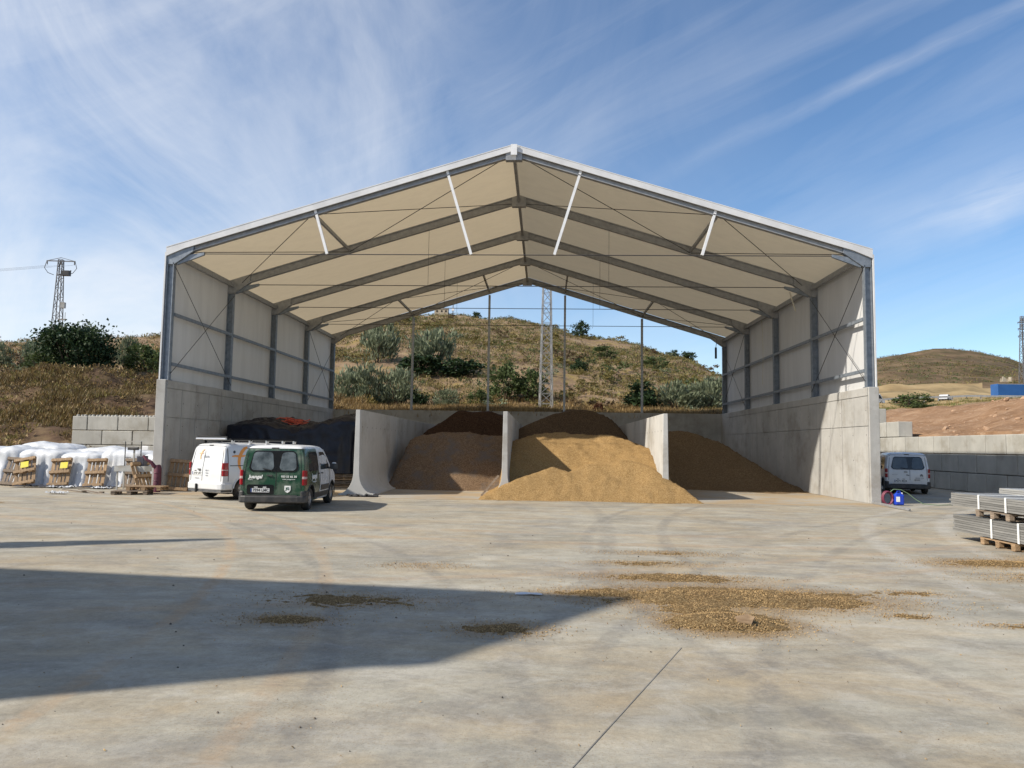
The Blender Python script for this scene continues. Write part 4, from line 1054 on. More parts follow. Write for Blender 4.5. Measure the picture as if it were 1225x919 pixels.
        for yy in (.45, 1.15, 1.85, 2.55, 3.05):
            MB().bar((-.78, yy, H+.09), (.78, yy, H+.09), .05, .04).build('cross_bar', MT['dark'], rk, local=True)
            for s in (-1, 1): MB().box((s*.74, yy, H+.05), (.07, .09, .10)).build('rack_foot', MT['alu'] if s > 0 else MT['dark'], rk, local=True)
        MB().tube([(-.85, .18, H+.14), (.74, .18, H+.14)], .035, 10).build('rear_roller', MT['alu'], rk, local=True)
        MB().bar((-.85, .22, H+.20), (.74, .22, H+.20), .03, .05).build('rack_rail', MT['dark'], rk, local=True)
    root.location = loc; root.rotation_euler = (0, 0, -R(head))
    return root
def rrect_yz(x, y, z0, h):
    return [(x-.07, y, z0), (x+.07, y, z0), (x+.07, y, z0+h), (x-.07, y, z0+h)]
G_ = 'vans parked around the shed'
van('panel_van', 'large white panel van with orange logo and black roof rack beside the left concrete wall', (-11.22, 25.30, 0.0), 31, 4.95, 1.90, 1.87, 3.275, .80, .335, MT['white_paint'], 'medium', G_)
van('small_van', 'green and white small van with twin rear windows in front of the white panel van', (-7.55, 21.30, 0.0), -3.5, 4.4, 1.85, 1.83, 2.785, .69, .32, MT['livery'], 'green', G_)
van('small_van', 'small white van with dark rear windows parked right of the shed by the block wall', (16.45, 35.9, 0.0), 15, 4.4, 1.85, 1.86, 2.785, .69, .32, MT['white_paint'], 'right', G_)
# ================================================================== BLOCK WALLS
def block_mesh(lx, ly, lz, studs=False, name='block'):
    m = MB(); m.box((0, 0, 0), (lx-.045, ly-.045, lz-.03))
    if studs:
        n = max(1, round(lx/.45))
        for i in range(n):
            for sy in (-.25, .25):
                m.lathe([(.10, lz/2-.008), (.085, lz/2+.085), (.0, lz/2+.085)], (-lx/2+lx*(i+.5)/n, sy*ly, 0), 'z', 8)
    me = m.mesh(name, MT['block'])
    b = bmesh.new(); b.from_mesh(me); bmesh.ops.recalc_face_normals(b, faces=b.faces); b.to_mesh(me); b.free()
    return me
FYB = 43.5
bwall = thing('block_wall', 'pale concrete interlocking block wall with studs on top behind the white covered loads', 'wall', (-20.7, FYB+.4, 0))
for r_ in range(4):
    z = .825*(r_+.5); x = -27.3 if r_ > 0 else -29.1
    half = (r_ % 2 == 1)
    first = True
    while x < -14.9:
        ln = .9 if (first and half) else 1.8
        if x+ln > -14.87: ln = -14.87-x
        if ln < .1: break
        key = (round(ln, 2), r_ == 3)
        o = piece(block_mesh(ln, .85, .825, r_ == 3 or x < -27.3), 'block', bwall, (x+ln/2, FYB+.42+random.uniform(-.012, .012), z), (0, 0, random.uniform(-.004, .004)))
        bev(o, .03); x += ln; first = False
rwall = thing('block_wall', 'long grey concrete block retaining wall on the right below the red earth bank', 'wall', (21.0, 43, 0))
bm_ = block_mesh(.86, 1.62, .92)
for r_ in range(5):
    ys0 = (24.2, 23.4, 24.2, 46.0, 49.4)[r_]
    k = 0
    while ys0+1.62*(k+1) < 66:
        o = piece(bm_, 'block', rwall, (21.03+random.uniform(-.015, .015), ys0+1.62*(k+.5), .92*(r_+.5)), (0, 0, random.uniform(-.005, .005)))
        bev(o, .03); k += 1

# ================================================================== PALLETS
def pm_(d, nm, mt): return MB().box((0, 0, 0), d).mesh(nm, mt)
PALM = {}
for key, mt in (('a', MT['wood']), ('b', MT['wood_grey'])):
    PALM[key] = (pm_((1.2, .135, .022), 'board', mt), pm_((1.2, .09, .022), 'board', mt), pm_((.14, .8, .022), 'stringer_board', mt), pm_((.14, .09, .078), 'block', mt), pm_((.11, .8, .022), 'runner', mt))
def pallet(label, M, key='a', group='wooden pallets', yellow=False):
    """origin at the middle of one short end, length along local x, deck on local +z"""
    t_ = thing('pallet', label, 'pallet', group=group)
    t_.matrix_world = M
    b1, b2, st, bl, rn = PALM[key]
    def pc(me, nm, x, y, z): piece(me, nm, t_, (x, y, z), world=False)
    for i, y in enumerate((-.332, -.165, 0, .165, .332)): pc(b1 if i % 2 == 0 else b2, 'board', .6, y, .133)
    for x in (.07, .6, 1.13): pc(st, 'stringer_board', x, 0, .111)
    for x in (.07, .6, 1.13):
        for y in (-.35, 0, .35): pc(bl, 'block', x, y, .061)
    for x in (.07, .6, 1.13): pc(rn, 'runner', x, 0, .011)
    if yellow:
        piece(pm_((.26, .30, .008), 'paper_label', MT['yellow']), 'paper_label', t_, (.86, .02 if yellow == 1 else .16, -.006), world=False)
    return t_
MT['yellow'] = mat('yellow_paper', (0.75, 0.62, 0.03), (0.70, 0.60, 0.10), 3, 0.7)
def lean_m(x, y, lean_a, yaw_a=0, twist=0):
    base = Matrix(((0, 1, 0, 0), (math.sin(R(lean_a)), 0, math.cos(R(lean_a)), 0), (math.cos(R(lean_a)), 0, -math.sin(R(lean_a)), 0), (0, 0, 0, 1)))
    return Matrix.Translation((x, y, .02+.4*abs(math.sin(R(twist))))) @ Matrix.Rotation(R(yaw_a), 4, 'Z') @ base @ Matrix.Rotation(R(twist), 4, 'Z')
def flat_m(x, y, z, rz): return Matrix.Translation((x, y, z)) @ Matrix.Rotation(R(rz), 4, 'Z')
pallet('weathered grey pallet leaning at the far left edge of the white covers', lean_m(-21.85, 30.75, 20, 0, 3), 'b')
pallet('skewed pallet with a yellow paper leaning on the leftmost white cover', lean_m(-21.1, 30.6, 26, 6, -13), 'a', yellow=1)
pallet('upright pallet with a bright yellow paper leaning between white covers', lean_m(-19.8, 30.75, 22, 3, -5), 'a', yellow=2)
pallet('brown pallet without paper leaning on the white covers left of the metal machine', lean_m(-18.3, 30.7, 19, 0, -3), 'a')
pallet('shaded pallet leaning behind the metal machine', lean_m(-16.85, 31.0, 12, 0, 0), 'b')
pallet('pallet wedged on edge between the metal machine and the maroon roll', lean_m(-15.35, 29.6, 26, 68, 0), 'a')
pallet('pallet leaning on the concrete wall left of the white panel van', lean_m(-13.98, 28.95, 9, 8, 4), 'a')
pallet('upper of two pallets lying on the yard near the maroon roll', flat_m(-14.85, 27.35, .146, 5), 'a')
pallet('lower broken pallet lying on the yard near the maroon roll', flat_m(-15.25, 27.0, 0.0, 12), 'b')
for k, (x, y, a, l_) in enumerate(((-17.0, 27.6, 8, .95), (-16.3, 27.45, -6, 1.1))):
    b_ = MB(); b_.box((0, 0, .05), (l_, .14, .022), Matrix.Rotation(R(a), 3, 'Z') @ Matrix.Rotation(R(7), 3, 'Y'))
    b_.box((l_*.3, 0, .03), (.14, .10, .06), Matrix.Rotation(R(a), 3, 'Z'))
    o = b_.build('broken_board', MT['wood_grey']); o.location += Vector((x, y, .0)); tag(o, ('loose broken board with a splintered end left of the lying pallets', 'loose dark board touching the lying pallets')[k], 'board', 'loose boards by the pallets')

# ================================================================== DRAPED LOADS
def drape(c, hx, hy, topf, flare, fold, nfold, name, mt, parent=None, rings=12, seg=96, zb=.03, rot=0.0, seed=0.0, power=5, crease=.16):
    rows = []
    tot = rings*2
    for k in range(tot+1):
        r_ = []
        for j in range(seg+1):
            th = 2*PI*(j % seg)/seg
            cs, sn = math.cos(th), math.sin(th)
            rr = 1.0/((abs(cs)**power+abs(sn)**power)**(1/power))
            ex, ey = cs*rr*hx, sn*rr*hy
            if k <= rings:
                f = k/rings; x, y = ex*f, ey*f
                z = topf(x, y) - .16*f**8 + .025*fbm(x*2.1+seed, y*2.1, seed, 3) - crease*abs(fbm(x*1.6+seed, y*1.6, seed+2, 3))
            else:
                d = (k-rings)/rings
                zt_ = topf(ex, ey) - .16 + .025*fbm(ex*2.1+seed, ey*2.1, seed, 3) - crease*abs(fbm(ex*1.6+seed, ey*1.6, seed+2, 3))
                z = lerp(zt_, zb, d**.9)
                fo = fold*(1.2-3.0*abs(noise.noise(Vector((cs*nfold*.4+d*.25, sn*nfold*.4, seed+d*.2))))**.8 - .9*abs(noise.noise(Vector((cs*nfold*1.1, sn*nfold*1.1, seed+d*.3)))))*min(1, d*2.0)
                sc_ = 1+(flare*d**1.6+fo)/max(hx, hy)
                x, y = ex*sc_, ey*sc_
                x += .018*fbm(ex*3, z*3, seed, 3); y += .018*fbm(ey*3, z*3, seed+4, 3)
            ca, sa = math.cos(rot), math.sin(rot)
            r_.append((c[0]+x*ca-y*sa, c[1]+x*sa+y*ca, z))
        rows.append(r_)
    return MB().grid(rows).build(name, mt, parent, smooth=True)
MT['sheet'] = mat('white_plastic_sheet', (0.52, 0.54, 0.565), (0.66, 0.67, 0.685), 2.5, 0.30, spec=0.6, bump=0.5, bscale=5, world=True, c3=(0.50, 0.49, 0.46), s3=1.2, f3=0.4)
MT['tarp'] = mat('black_tarp', (0.006, 0.008, 0.015), (0.014, 0.017, 0.028), 2.5, 0.40, spec=0.30, bump=0.5, bscale=3.5, world=True, c3=(0.020, 0.021, 0.027), s3=0.9, f3=0.3)
for k_, d_ in (('sheet', .07), ('tarp', .09)):
    for n_ in MT[k_].node_tree.nodes:
        if n_.type == 'BUMP':
            n_.inputs['Distance'].default_value = d_; n_.inputs['Strength'].default_value = .8
            t_n = n_.inputs['Height'].links[0].from_node; t_n.noise_type = 'RIDGED_MULTIFRACTAL'; t_n.inputs['Scale'].default_value = 2.2; t_n.inputs['Detail'].default_value = 3; t_n.inputs['Roughness'].default_value = .45
labs = ('white sheet over a pallet load at the far left edge of the picture', 'low white covered load behind the skewed pallet with yellow paper', 'white covered load behind the upright pallet with bright yellow paper',
        'peaked white covered load behind the plain brown pallet', 'white covered load behind the metal machine next to the shed wall')
for k, (x, w_, h_) in enumerate(((-23.0, 1.15, 1.62), (-21.1, 1.05, 1.50), (-19.35, 1.0, 1.45), (-17.6, .98, 1.52), (-16.0, .92, 1.42))):
    cx_ = x
    o = drape((cx_, 32.6), w_, 1.15, lambda a, b_, h_=h_, k=k: h_-.06*(a/1.0)**2-.05*(b_ > .5)*b_+.07*fbm(a*.9+k*7, b_*.9, k, 2), .28, .13, 11+k, 'covered_load', MT['sheet'], seed=k*3.7, zb=.02, crease=.05)
    tag(o, labs[k], 'covered load', 'white covered loads along the left')
# second row behind, only the tops show
for k, (x, h_) in enumerate(((-23.0, 1.78), (-20.4, 1.62))):
    o = drape((x, 35.3), 1.3, 1.1, lambda a, b_, h_=h_, k=k: h_-.12*a*a+.10*fbm(a+k*5, b_, 2+k, 2), .2, .10, 9+k, 'covered_load', MT['sheet'], seed=20+k*3.1, zb=.02, crease=.05)
    tag(o, ('white covered load in the second row at the far left', 'white covered load in the second row left of the block wall')[k], 'covered load', 'white covered loads along the left')
# torn film and rubbish on the ground in front
MT['film'] = mat('black_film', (0.015, 0.015, 0.02), (0.05, 0.05, 0.055), 3, 0.4)
for k, (x, y, lx, ly, mt, lb) in enumerate(((-20.1, 30.05, 1.0, .25, 'film', 'crumpled black film on the ground below the skewed pallet'), (-18.75, 30.1, 1.0, .22, 'film', 'long strip of black film on the ground between two leaning pallets'),
        (-17.4, 30.1, .45, .22, 'film', 'short black film scrap at the foot of the plain brown pallet'), (-19.0, 29.9, .55, .16, 'sheet', 'torn white sheet end lying over black film'), (-17.35, 29.75, .35, .14, 'sheet', 'white scrap lying by the plain brown pallet'), (-17.15, 26.7, .32, .18, 'sheet', 'scattered white paper scraps on the open yard left of the pallets'), (-6.55, 27.9, .55, .3, 'film', 'dark rag lying at the foot of the flared concrete divider'))):
    rows = [[(x+lx*a/8, y+ly*b_/3, .03+.13*abs(fbm(a*.5+k*3, b_*.7, k, 3))) for a in range(-8, 9)] for b_ in range(-3, 4)]
    o = MB().grid(rows).build('film_scrap', MT[mt], smooth=True)
    tag(o, lb, 'scrap')
# the big black tarpaulin in the left bay
tl = thing('tarp_covered_stack', 'long stack under a black tarpaulin behind the two vans against the left concrete wall', 'covered stack', (-10.9, 35.2, 0))
def ttop(a, b_):
    return pl([(-3.4, 2.92), (-2.4, 3.02), (-1.0, 3.02), (-.4, 2.86), (.4, 2.80), (1.2, 3.10), (1.9, 3.28), (2.6, 3.24), (3.3, 2.98)], a) + .06*fbm(a, b_, 1, 3) + .10*b_
drape((-10.95, 35.2), 3.25, 1.9, ttop, .12, .22, 20, 'tarpaulin', MT['tarp'], tl, rings=22, seg=190, zb=.62, seed=8.8, power=7, crease=.30)
for i in range(4):
    for k in range(4):
        zz = .075+.15*k
        b_ = MB(); b_.box((-13.2+1.5*i, 34.9, zz+.05), (1.3, 3.0, .03)); b_.box((-13.2+1.5*i, 33.43, zz-.02), (1.3, .08, .05))
        for dx in (-.55, 0, .55): b_.box((-13.2+1.5*i+dx, 34.9, zz-.02), (.12, 2.9, .09))
        b_.build('pallet_base', MT['wood'] if (i+k) % 2 else MT['wood_grey'], tl)
# bundle of orange straps and nets lying on the tarp
MT['red'] = mat('orange_red_plastic', (0.62, 0.07, 0.03), (0.75, 0.14, 0.06), 4, 0.5)
b_ = MB(); rr = random.Random(4)
for k in range(9):
    z0_ = 2.80+.022*k; y_ = 34.6+rr.uniform(-.4, .4); x0_ = -12.2+rr.uniform(-.1, .3); x1_ = -10.85+rr.uniform(-.3, .1)
    pts = [(lerp(x0_, x1_, t/6), y_+rr.uniform(-.06, .06), z0_+rr.uniform(-.03, .05)+.06*math.sin(t)) for t in range(7)]
    b_.tube(pts, .024, 6)
tag(b_.build('strap_bundle', MT['red'], smooth=True), 'tangled bundle of orange red tubing lying on the black tarpaulin', 'bundle')

# ================================================================== LEFT CORNER: machine, roll
mc = thing('work_platform', 'grey metal machine with tray, thin posts and black crossbar among the pallets', 'machine', (-16.20, 29.95, 0))
MT['grey_metal'] = mat('painted_grey_metal', (0.36, 0.36, 0.34), (0.44, 0.44, 0.42), 5, 0.5, c3=(0.25, 0.18, 0.10), s3=2, f3=.4)
tr_ = MB(); tr_.box((-16.20, 29.95, .72), (1.2, .6, .04)); 
for dy in (-.29, .29): tr_.box((-16.20, 29.95+dy, .82), (1.2, .03, .20))
for dx in (-.585, .585): tr_.box((-16.20+dx, 29.95, .82), (.03, .55, .20))
tr_.build('tray', MT['grey_metal'], mc)
for dx in (-.5, .5):
    for dy in (-.24, .24): MB().bar((-16.20+dx, 29.95+dy, 0), (-16.20+dx, 29.95+dy, .70), .05, .05).build('leg', MT['grey_metal'], mc)
for dx in (-.34, .30): MB().bar((-16.20+dx, 29.9, .74), (-16.20+dx, 29.9, 1.88), .03, .03).build('post', MT['plastic'], mc)
MB().bar((-16.65, 29.9, 1.86), (-15.65, 29.9, 1.90), .03, .03).build('top_bar', MT['grey_metal'], mc)
MB().bar((-16.54, 29.9, 1.25), (-16.30, 29.9, 1.25), .025, .025).build('side_bracket', MT['plastic'], mc)
hd = MB().bar((-16.15, 29.86, .74), (-16.15, 29.86, 1.58), .06, .05).build('mast', MT['grey_metal'], mc)
MB().box((-16.17, 29.82, 1.60), (.44, .12, .12)).build('crossbar', MT['plastic'], mc, bevel=.03)
MB().box((-15.85, 29.95, 1.08), (.30, .35, .48)).build('motor_box', mat('blue_black_metal', (.035, .035, .05), (.06, .06, .08), 4, .5), mc, bevel=.03)
MB().box((-15.72, 29.9, 1.62), (.26, .1, .18)).build('control_panel', MT['white_steel'], mc, bevel=.02)
MT['maroon'] = mat('maroon_rubber', (0.09, 0.020, 0.036), (0.15, 0.04, 0.06), 3, 0.55)
rl = MB(); rl.tube([(-14.42, 28.35, .02), (-14.40, 28.36, .45), (-14.42, 28.38, .88), (-14.46, 28.4, .98)], [.14, .135, .135, .125], 18)
for k in range(3): rl.lathe([(.14, .12+.3*k), (.148, .135+.3*k), (.14, .15+.3*k)], (-14.41, 28.36, 0), 'z', 18)
rl = rl.build('rubber_roll', MT['maroon'], smooth=40); tag(rl, 'upright maroon rubber roll against the end of the left concrete wall', 'roll')
MB().tube([(-14.5, 28.3, .94), (-14.62, 28.25, 1.12), (-14.78, 28.2, 1.22), (-14.9, 28.2, 1.36)], [.075, .065, .05, .04], 10).build('folded_end', MT['maroon'], rl)

# ================================================================== RIGHT CORNER: jerrycan, hose, pole
MT['blue'] = mat('blue_plastic', (0.012, 0.045, 0.42), (0.02, 0.07, 0.52), 3, 0.35)
jc = thing('jerrycan', 'blue plastic jerrycan with white label at the foot of the right concrete wall', 'jerrycan', (12.62, 28.3, 0))
MB().box((12.62, 28.3, .20), (.32, .26, .38)).build('can_body', MT['blue'], jc, bevel=.05)
MB().prism([(12.50, 28.22, .38), (12.74, 28.22, .38), (12.70, 28.22, .44), (12.54, 28.22, .44)], (0, .16, 0)).build('shoulder', MT['blue'], jc, bevel=.02)
MB().tube([(12.56, 28.3, .42), (12.58, 28.3, .50), (12.68, 28.3, .50), (12.70, 28.3, .42)], .018, 8).build('handle', MT['blue'], jc)
MB().lathe([(.035, 0), (.035, .05), (0, .05)], (12.74, 28.3, .40), 'z', 12).build('screw_cap', MT['print_white'], jc)
MB().box((12.55, 28.166, .22), (.13, .006, .18)).build('paper_label', MT['print_white'], jc)
hs = MB(); pts = []
for k in range(64):
    a = 2*PI*k/16; pts.append((12.25+.02*math.sin(k*1.7), 28.42+.0+.055*(k//16)+.02*math.cos(k), .25+.23*math.sin(a)) if False else (12.27+.17*math.cos(a), 28.30+.05*(k//16)+.01*math.sin(k), .25+.23*math.sin(a)))
hs.tube(pts, .028, 6)
tag(hs.build('coiled_hose', mat('red_hose', (.13, .022, .045), (.2, .04, .07), 3, .5), smooth=True), 'coiled dark red hose leaning beside the blue jerrycan', 'hose')
pts = [(12.35, 28.35, .46), (12.5, 28.4, .56), (12.75, 28.4, .55), (13.0, 28.4, .42), (13.25, 28.4, .22), (13.5, 28.35, .06), (14.0, 28.3, .03), (14.6, 28.6, .03), (14.9, 29.1, .03)]
tag(MB().tube(pts, .014, 6).build('garden_hose', mat('green_hose', (.12, .22, .10), (.25, .33, .2), 3, .5), smooth=True), 'thin green hose arching over the blue jerrycan onto the yard', 'hose')
po_ = MB(); po_.bar((11.95, 29.9, .06), (11.75, 25.6, .05), .08, .08); po_.bar((11.747, 25.59, .06), (11.745, 25.55, .05), .06, .06)
tag(po_.build('steel_tube', MT['rafter'], bevel=.008), 'long grey square tube lying on the yard in front of the right concrete wall', 'tube')

# ================================================================== STRAPPED PROFILE BUNDLES
MT['profile'] = mat('grey_profile', (0.15, 0.147, 0.138), (0.235, 0.23, 0.215), 3, 0.6, stretch=(6, .35, 6), rnd=.22, bump=.15)
MT['profile_l'] = mat('pale_profile', (0.27, 0.27, 0.26), (0.36, 0.36, 0.345), 3, 0.55, stretch=(6, .35, 6), rnd=.10)
MT['strap'] = mat('white_strap', (0.72, 0.72, 0.70), None, rough=.5)
def bundle(label, x0, y0_, y1_, z0_, nx, nz, pw, ph, mt, straps, skew=0):
    t_ = thing('profile_bundle', label, 'bundle', (x0+nx*pw/2, (y0_+y1_)/2, z0_), group='strapped bundles of long profiles')
    ln = y1_-y0_
    me = MB().box((0, 0, 0), (pw-.006, ln, ph-.006)).mesh('profile', mt)
    for i in range(nx):
        for k in range(nz):
            if 0 < i < nx-1 and 0 < k < nz-1: continue
            piece(me, 'profile', t_, (x0+pw*(i+.5)+random.uniform(-.004, .004), (y0_+y1_)/2+random.uniform(-.05, .05), z0_+ph*(k+.5)))
    for ys_ in straps:
        s_ = MB(); xa, xb, za, zb_ = x0-.012, x0+nx*pw+.012, z0_-.006, z0_+nz*ph+.006
        s_.box((xa, ys_, (za+zb_)/2), (.008, .06, zb_-za)); s_.box((xb, ys_, (za+zb_)/2), (.008, .06, zb_-za))
        s_.box(((xa+xb)/2, ys_, zb_+.004), (xb-xa, .06, .008))
        s_.build('strap', MT['strap'], t_)
    return t_
bundle('lower bundle of grey profiles on the pallet at the right edge', 9.12, 10.6, 17.8, .175, 8, 8, .13, .046, MT['profile'], (16.3, 15.4, 13.4))
bundle('upper bundle of grey profiles stacked on a pallet over the lower bundle', 9.10, 10.4, 17.86, .735, 8, 6, .13, .046, MT['profile'], (16.7, 15.75, 13.6))
bundle('pale bundle of profiles behind the stacked bundles at the right edge', 10.55, 10.8, 18.5, .82, 8, 6, .13, .046, MT['profile_l'], (16.6, 14.5))
for k in range(2):
    for (yy, zz, lb) in ((16.7, 0.01, ('pallet under the lower profile bundle at its far end', 'pallet under the lower profile bundle nearer the camera')[k]), (16.85, .57, ('pallet between the two profile bundles at its far end', 'pallet between the two profile bundles nearer the camera')[k])):
        pallet(lb, flat_m(9.50, yy-k*2.6, zz, -90), 'a' if zz < .3 else 'b')
for k in range(3):
    tag(MB().box((11.07, 17.3-k*2.4, .41), (1.1, .30, .80)).build('wooden_bearer', MT['wood_grey'], bevel=.01), ('timber bearer under the far end of the pale bundle', 'timber bearer under the middle of the pale bundle', 'timber bearer under the near end of the pale bundle')[k], 'bearer', 'bearers under the pale bundle')
# ================================================================== VEGETATION
rg = random.Random(11)
LM = {
 'grey': leafmat('grey_green_stems', (0.095, 0.118, 0.066), (0.27, 0.30, 0.19)),
 'green': leafmat('green_leaves', (0.04, 0.062, 0.02), (0.13, 0.165, 0.06)),
 'dark': leafmat('dark_fig_leaves', (0.014, 0.031, 0.013), (0.050, 0.082, 0.030), .18),
 'olive': leafmat('olive_scrub', (0.125, 0.105, 0.034), (0.27, 0.22, 0.072)),
 'brown': leafmat('dry_brown_scrub', (0.070, 0.048, 0.026), (0.165, 0.115, 0.060)),
 'straw': leafmat('straw_grass', (0.24, 0.155, 0.062), (0.44, 0.31, 0.135), .2),
 'dull': leafmat('dull_straw', (0.12, 0.08, 0.036), (0.30, 0.21, 0.085), .2),
 'weed': leafmat('fresh_weeds', (0.045, 0.085, 0.015), (0.13, 0.19, 0.04)),
 'rust': leafmat('rusty_shrub', (0.08, 0.035, 0.020), (0.16, 0.07, 0.040)),
}
MT['bark'] = mat('bark', (0.07, 0.05, 0.035), (0.14, 0.10, 0.07), 6, 0.95, bump=.4)
def leaf(mb, p, s, d=None, asp=1.0):
    if d is None:
        d = Vector((rg.gauss(0, 1), rg.gauss(0, 1), rg.gauss(0, 1)))
    d = d.normalized(); a = d.cross(Vector((rg.gauss(0, 1), rg.gauss(0, 1), rg.gauss(0, 1)))).normalized()
    n = len(mb.v); w_ = s*asp*.5
    mb.v += [tuple(p-a*w_*.6), tuple(p+d*s*.5-a*w_), tuple(p+d*s), tuple(p+d*s*.5+a*w_)]
    mb.f.append((n, n+1, n+2, n+3)); mb.m.append(mb.mi)
def cloud(mb, c, rx, ry, rz, n, s, clumps, upr=0.0, asp=.7, shell=.55):
    c = Vector(c); cc = []
    for _ in range(clumps):
        while True:
            v = Vector((rg.uniform(-1, 1), rg.uniform(-1, 1), rg.uniform(-1, 1)))
            if shell < v.length < 1: break
        cc.append((Vector((v.x*rx, v.y*ry, v.z*rz)), v, rg.uniform(.16, .34)))
    for i in range(n):
        q, v, k = cc[i % clumps]
        g_ = Vector((rg.gauss(0, k*rx*.62), rg.gauss(0, k*ry*.62), rg.gauss(0, k*rz*.62)))
        p = c+q+g_
        if p.z < .02: p.z = abs(p.z)*.3+.02
        d = None
        if upr > 0:
            d = (v*.7+Vector((0, 0, upr))+Vector((rg.gauss(0, .35), rg.gauss(0, .35), rg.gauss(0, .3))))
        leaf(mb, p, s*rg.uniform(.6, 1.3), d, asp)
def bush_meshes(kind):
    mb = MB()
    if kind == 'grey':      # upright broom-like
        cloud(mb, (0, 0, .55), .5, .42, .48, 1900, .13, 34, 1.3, .26, .25)
    elif kind == 'green': cloud(mb, (0, 0, .48), .5, .42, .46, 1700, .085, 30, .2, .7, .3)
    elif kind == 'dark': cloud(mb, (0, 0, .46), .5, .44, .46, 1700, .095, 30, 0, .8, .35)
    st = MB()
    for k in range(7):
        a = rg.uniform(0, 2*PI); e = Vector((math.cos(a)*.28, math.sin(a)*.28, rg.uniform(.45, .8)))
        st.tube([(0, 0, -.15), e*.5+Vector((0, 0, .03)), e], [.022, .014, .006], 5)
    return mb, st
BUSH = {}
for kd in ('grey', 'green', 'dark'):
    for v in range(3):
        f, s_ = bush_meshes(kd)
        BUSH[(kd, v)] = (f.mesh('foliage', LM[kd]), s_.mesh('stem', MT['bark']))
def bush(kd, x, y, w_, h_, label, group=None, v=None, dz=-.1, cat='bush'):
    v = rg.randrange(3) if v is None else v
    t_ = thing('bush', label, cat, (x, y, terr(x, y)+dz), rg.uniform(0, 6.28), group)
    t_.scale = (w_, w_, h_)
    f, s_ = BUSH[(kd, v)]
    piece(f, 'foliage', t_, (0, 0, 0), world=False); piece(s_, 'stem', t_, (0, 0, 0), world=False)
    return t_
G1 = 'bushes on the slope behind the shed'
bush('grey', -17.4, 79, 4.2, 4.3, 'round grey green bush seen above the left rear post of the shed', G1)
bush('grey', -11.0, 76, 5.0, 4.2, 'largest broad grey green bush in the middle of the rear opening', G1, 1)
bush('dark', -12.0, 74.0, 4.6, 2.2, 'low dark green bush at the foot of the broad grey green bush, left side', G1)
bush('dark', -8.2, 73.5, 4.2, 2.0, 'low dark green bush at the foot of the broad grey green bush, right side', G1)
bush('grey', -16.0, 61.5, 3.6, 3.0, 'pale green bush rising behind the rear left corner column', G1)
bush('grey', -13.9, 60.5, 3.4, 3.0, 'pale green bush halfway between the corner column and the first gable post', G1, 2)
bush('grey', -11.7, 60.5, 3.2, 2.9, 'pale green bush just left of the first gable post', G1, 0)
bush('dark', -9.9, 59.5, 1.9, 1.6, 'small dark bush right of the first gable post', G1)
bush('grey', -7.6, 59.5, 2.1, 1.5, 'small blue green bush between the first two gable posts', G1)
bush('green', -5.2, 61.5, 1.8, 1.5, 'small leafy green bush just left of the second gable post', G1)
bush('green', -3.2, 64.5, 3.3, 3.2, 'loose green bush right of the second gable post', G1)
bush('green', -1.2, 64, 2.9, 2.7, 'green bush left of the lattice pylon base', G1, 1)
bush('dark', 7.6, 61.5, 2.9, 2.2, 'dark green bush beside the right gable post', G1)
bush('grey', 10.5, 62, 3.9, 2.6, 'wide pale grey bush right of the right gable post', G1)
bush('grey', 13.0, 62.5, 3.4, 2.5, 'pale grey bush behind the rear right corner column', G1, 2)
bush('green', 7.4, 97, 3.2, 1.7, 'olive bush half way up the hill right of the pylon', G1)
bush('green', 13.0, 92, 2.8, 1.8, 'grey green bush half way up the hill above the right gable post', G1)
bush('dark', 3.7, 84, 1.8, 1.4, 'small dark bush just right of the third gable post up the slope', G1)
bush('dark', 22.5, 122, 2.4, 1.5, 'dark crest bush on the right shoulder of the hill', G1)
bush('dark', 20.4, 124, 1.9, 1.4, 'dark crest bush next to the highest one on the right shoulder', G1)
t_ = bush('green', 4.1, 58.5, 1.0, .9, 'small rust red shrub in the dry grass between the pylon and the right gable post', None)
for ch in t_.children:
    if ch.name.startswith('foliage'):
        ch.data = ch.data.copy(); ch.data.materials[0] = LM['rust']
G2 = 'bushes on the left bank'
bush('green', -33.6, 63, 3.2, 2.5, 'leafy bush on the left bank right beside the shed wall', G2)
bush('green', -31.3, 62, 2.8, 2.4, 'mid green bush against the left edge of the shed wall', G2)
bush('grey', -37.3, 67, 1.9, 2.8, 'thin pale shrub right of the fig tree', G2)
for k, (x, y) in enumerate(((-49.3, 67), (-46.6, 68), (-44.6, 68))):
    bush('grey', x, y, 2.9, 2.2, ('grey bush at the far left edge of the bank', 'grey bush second from the left edge of the bank', 'grey bush touching the left side of the fig tree')[k], G2)
bush('green', -40.2, 59.5, 2.4, 1.5, 'fresh green weed clump at the left foot of the fig tree', G2)
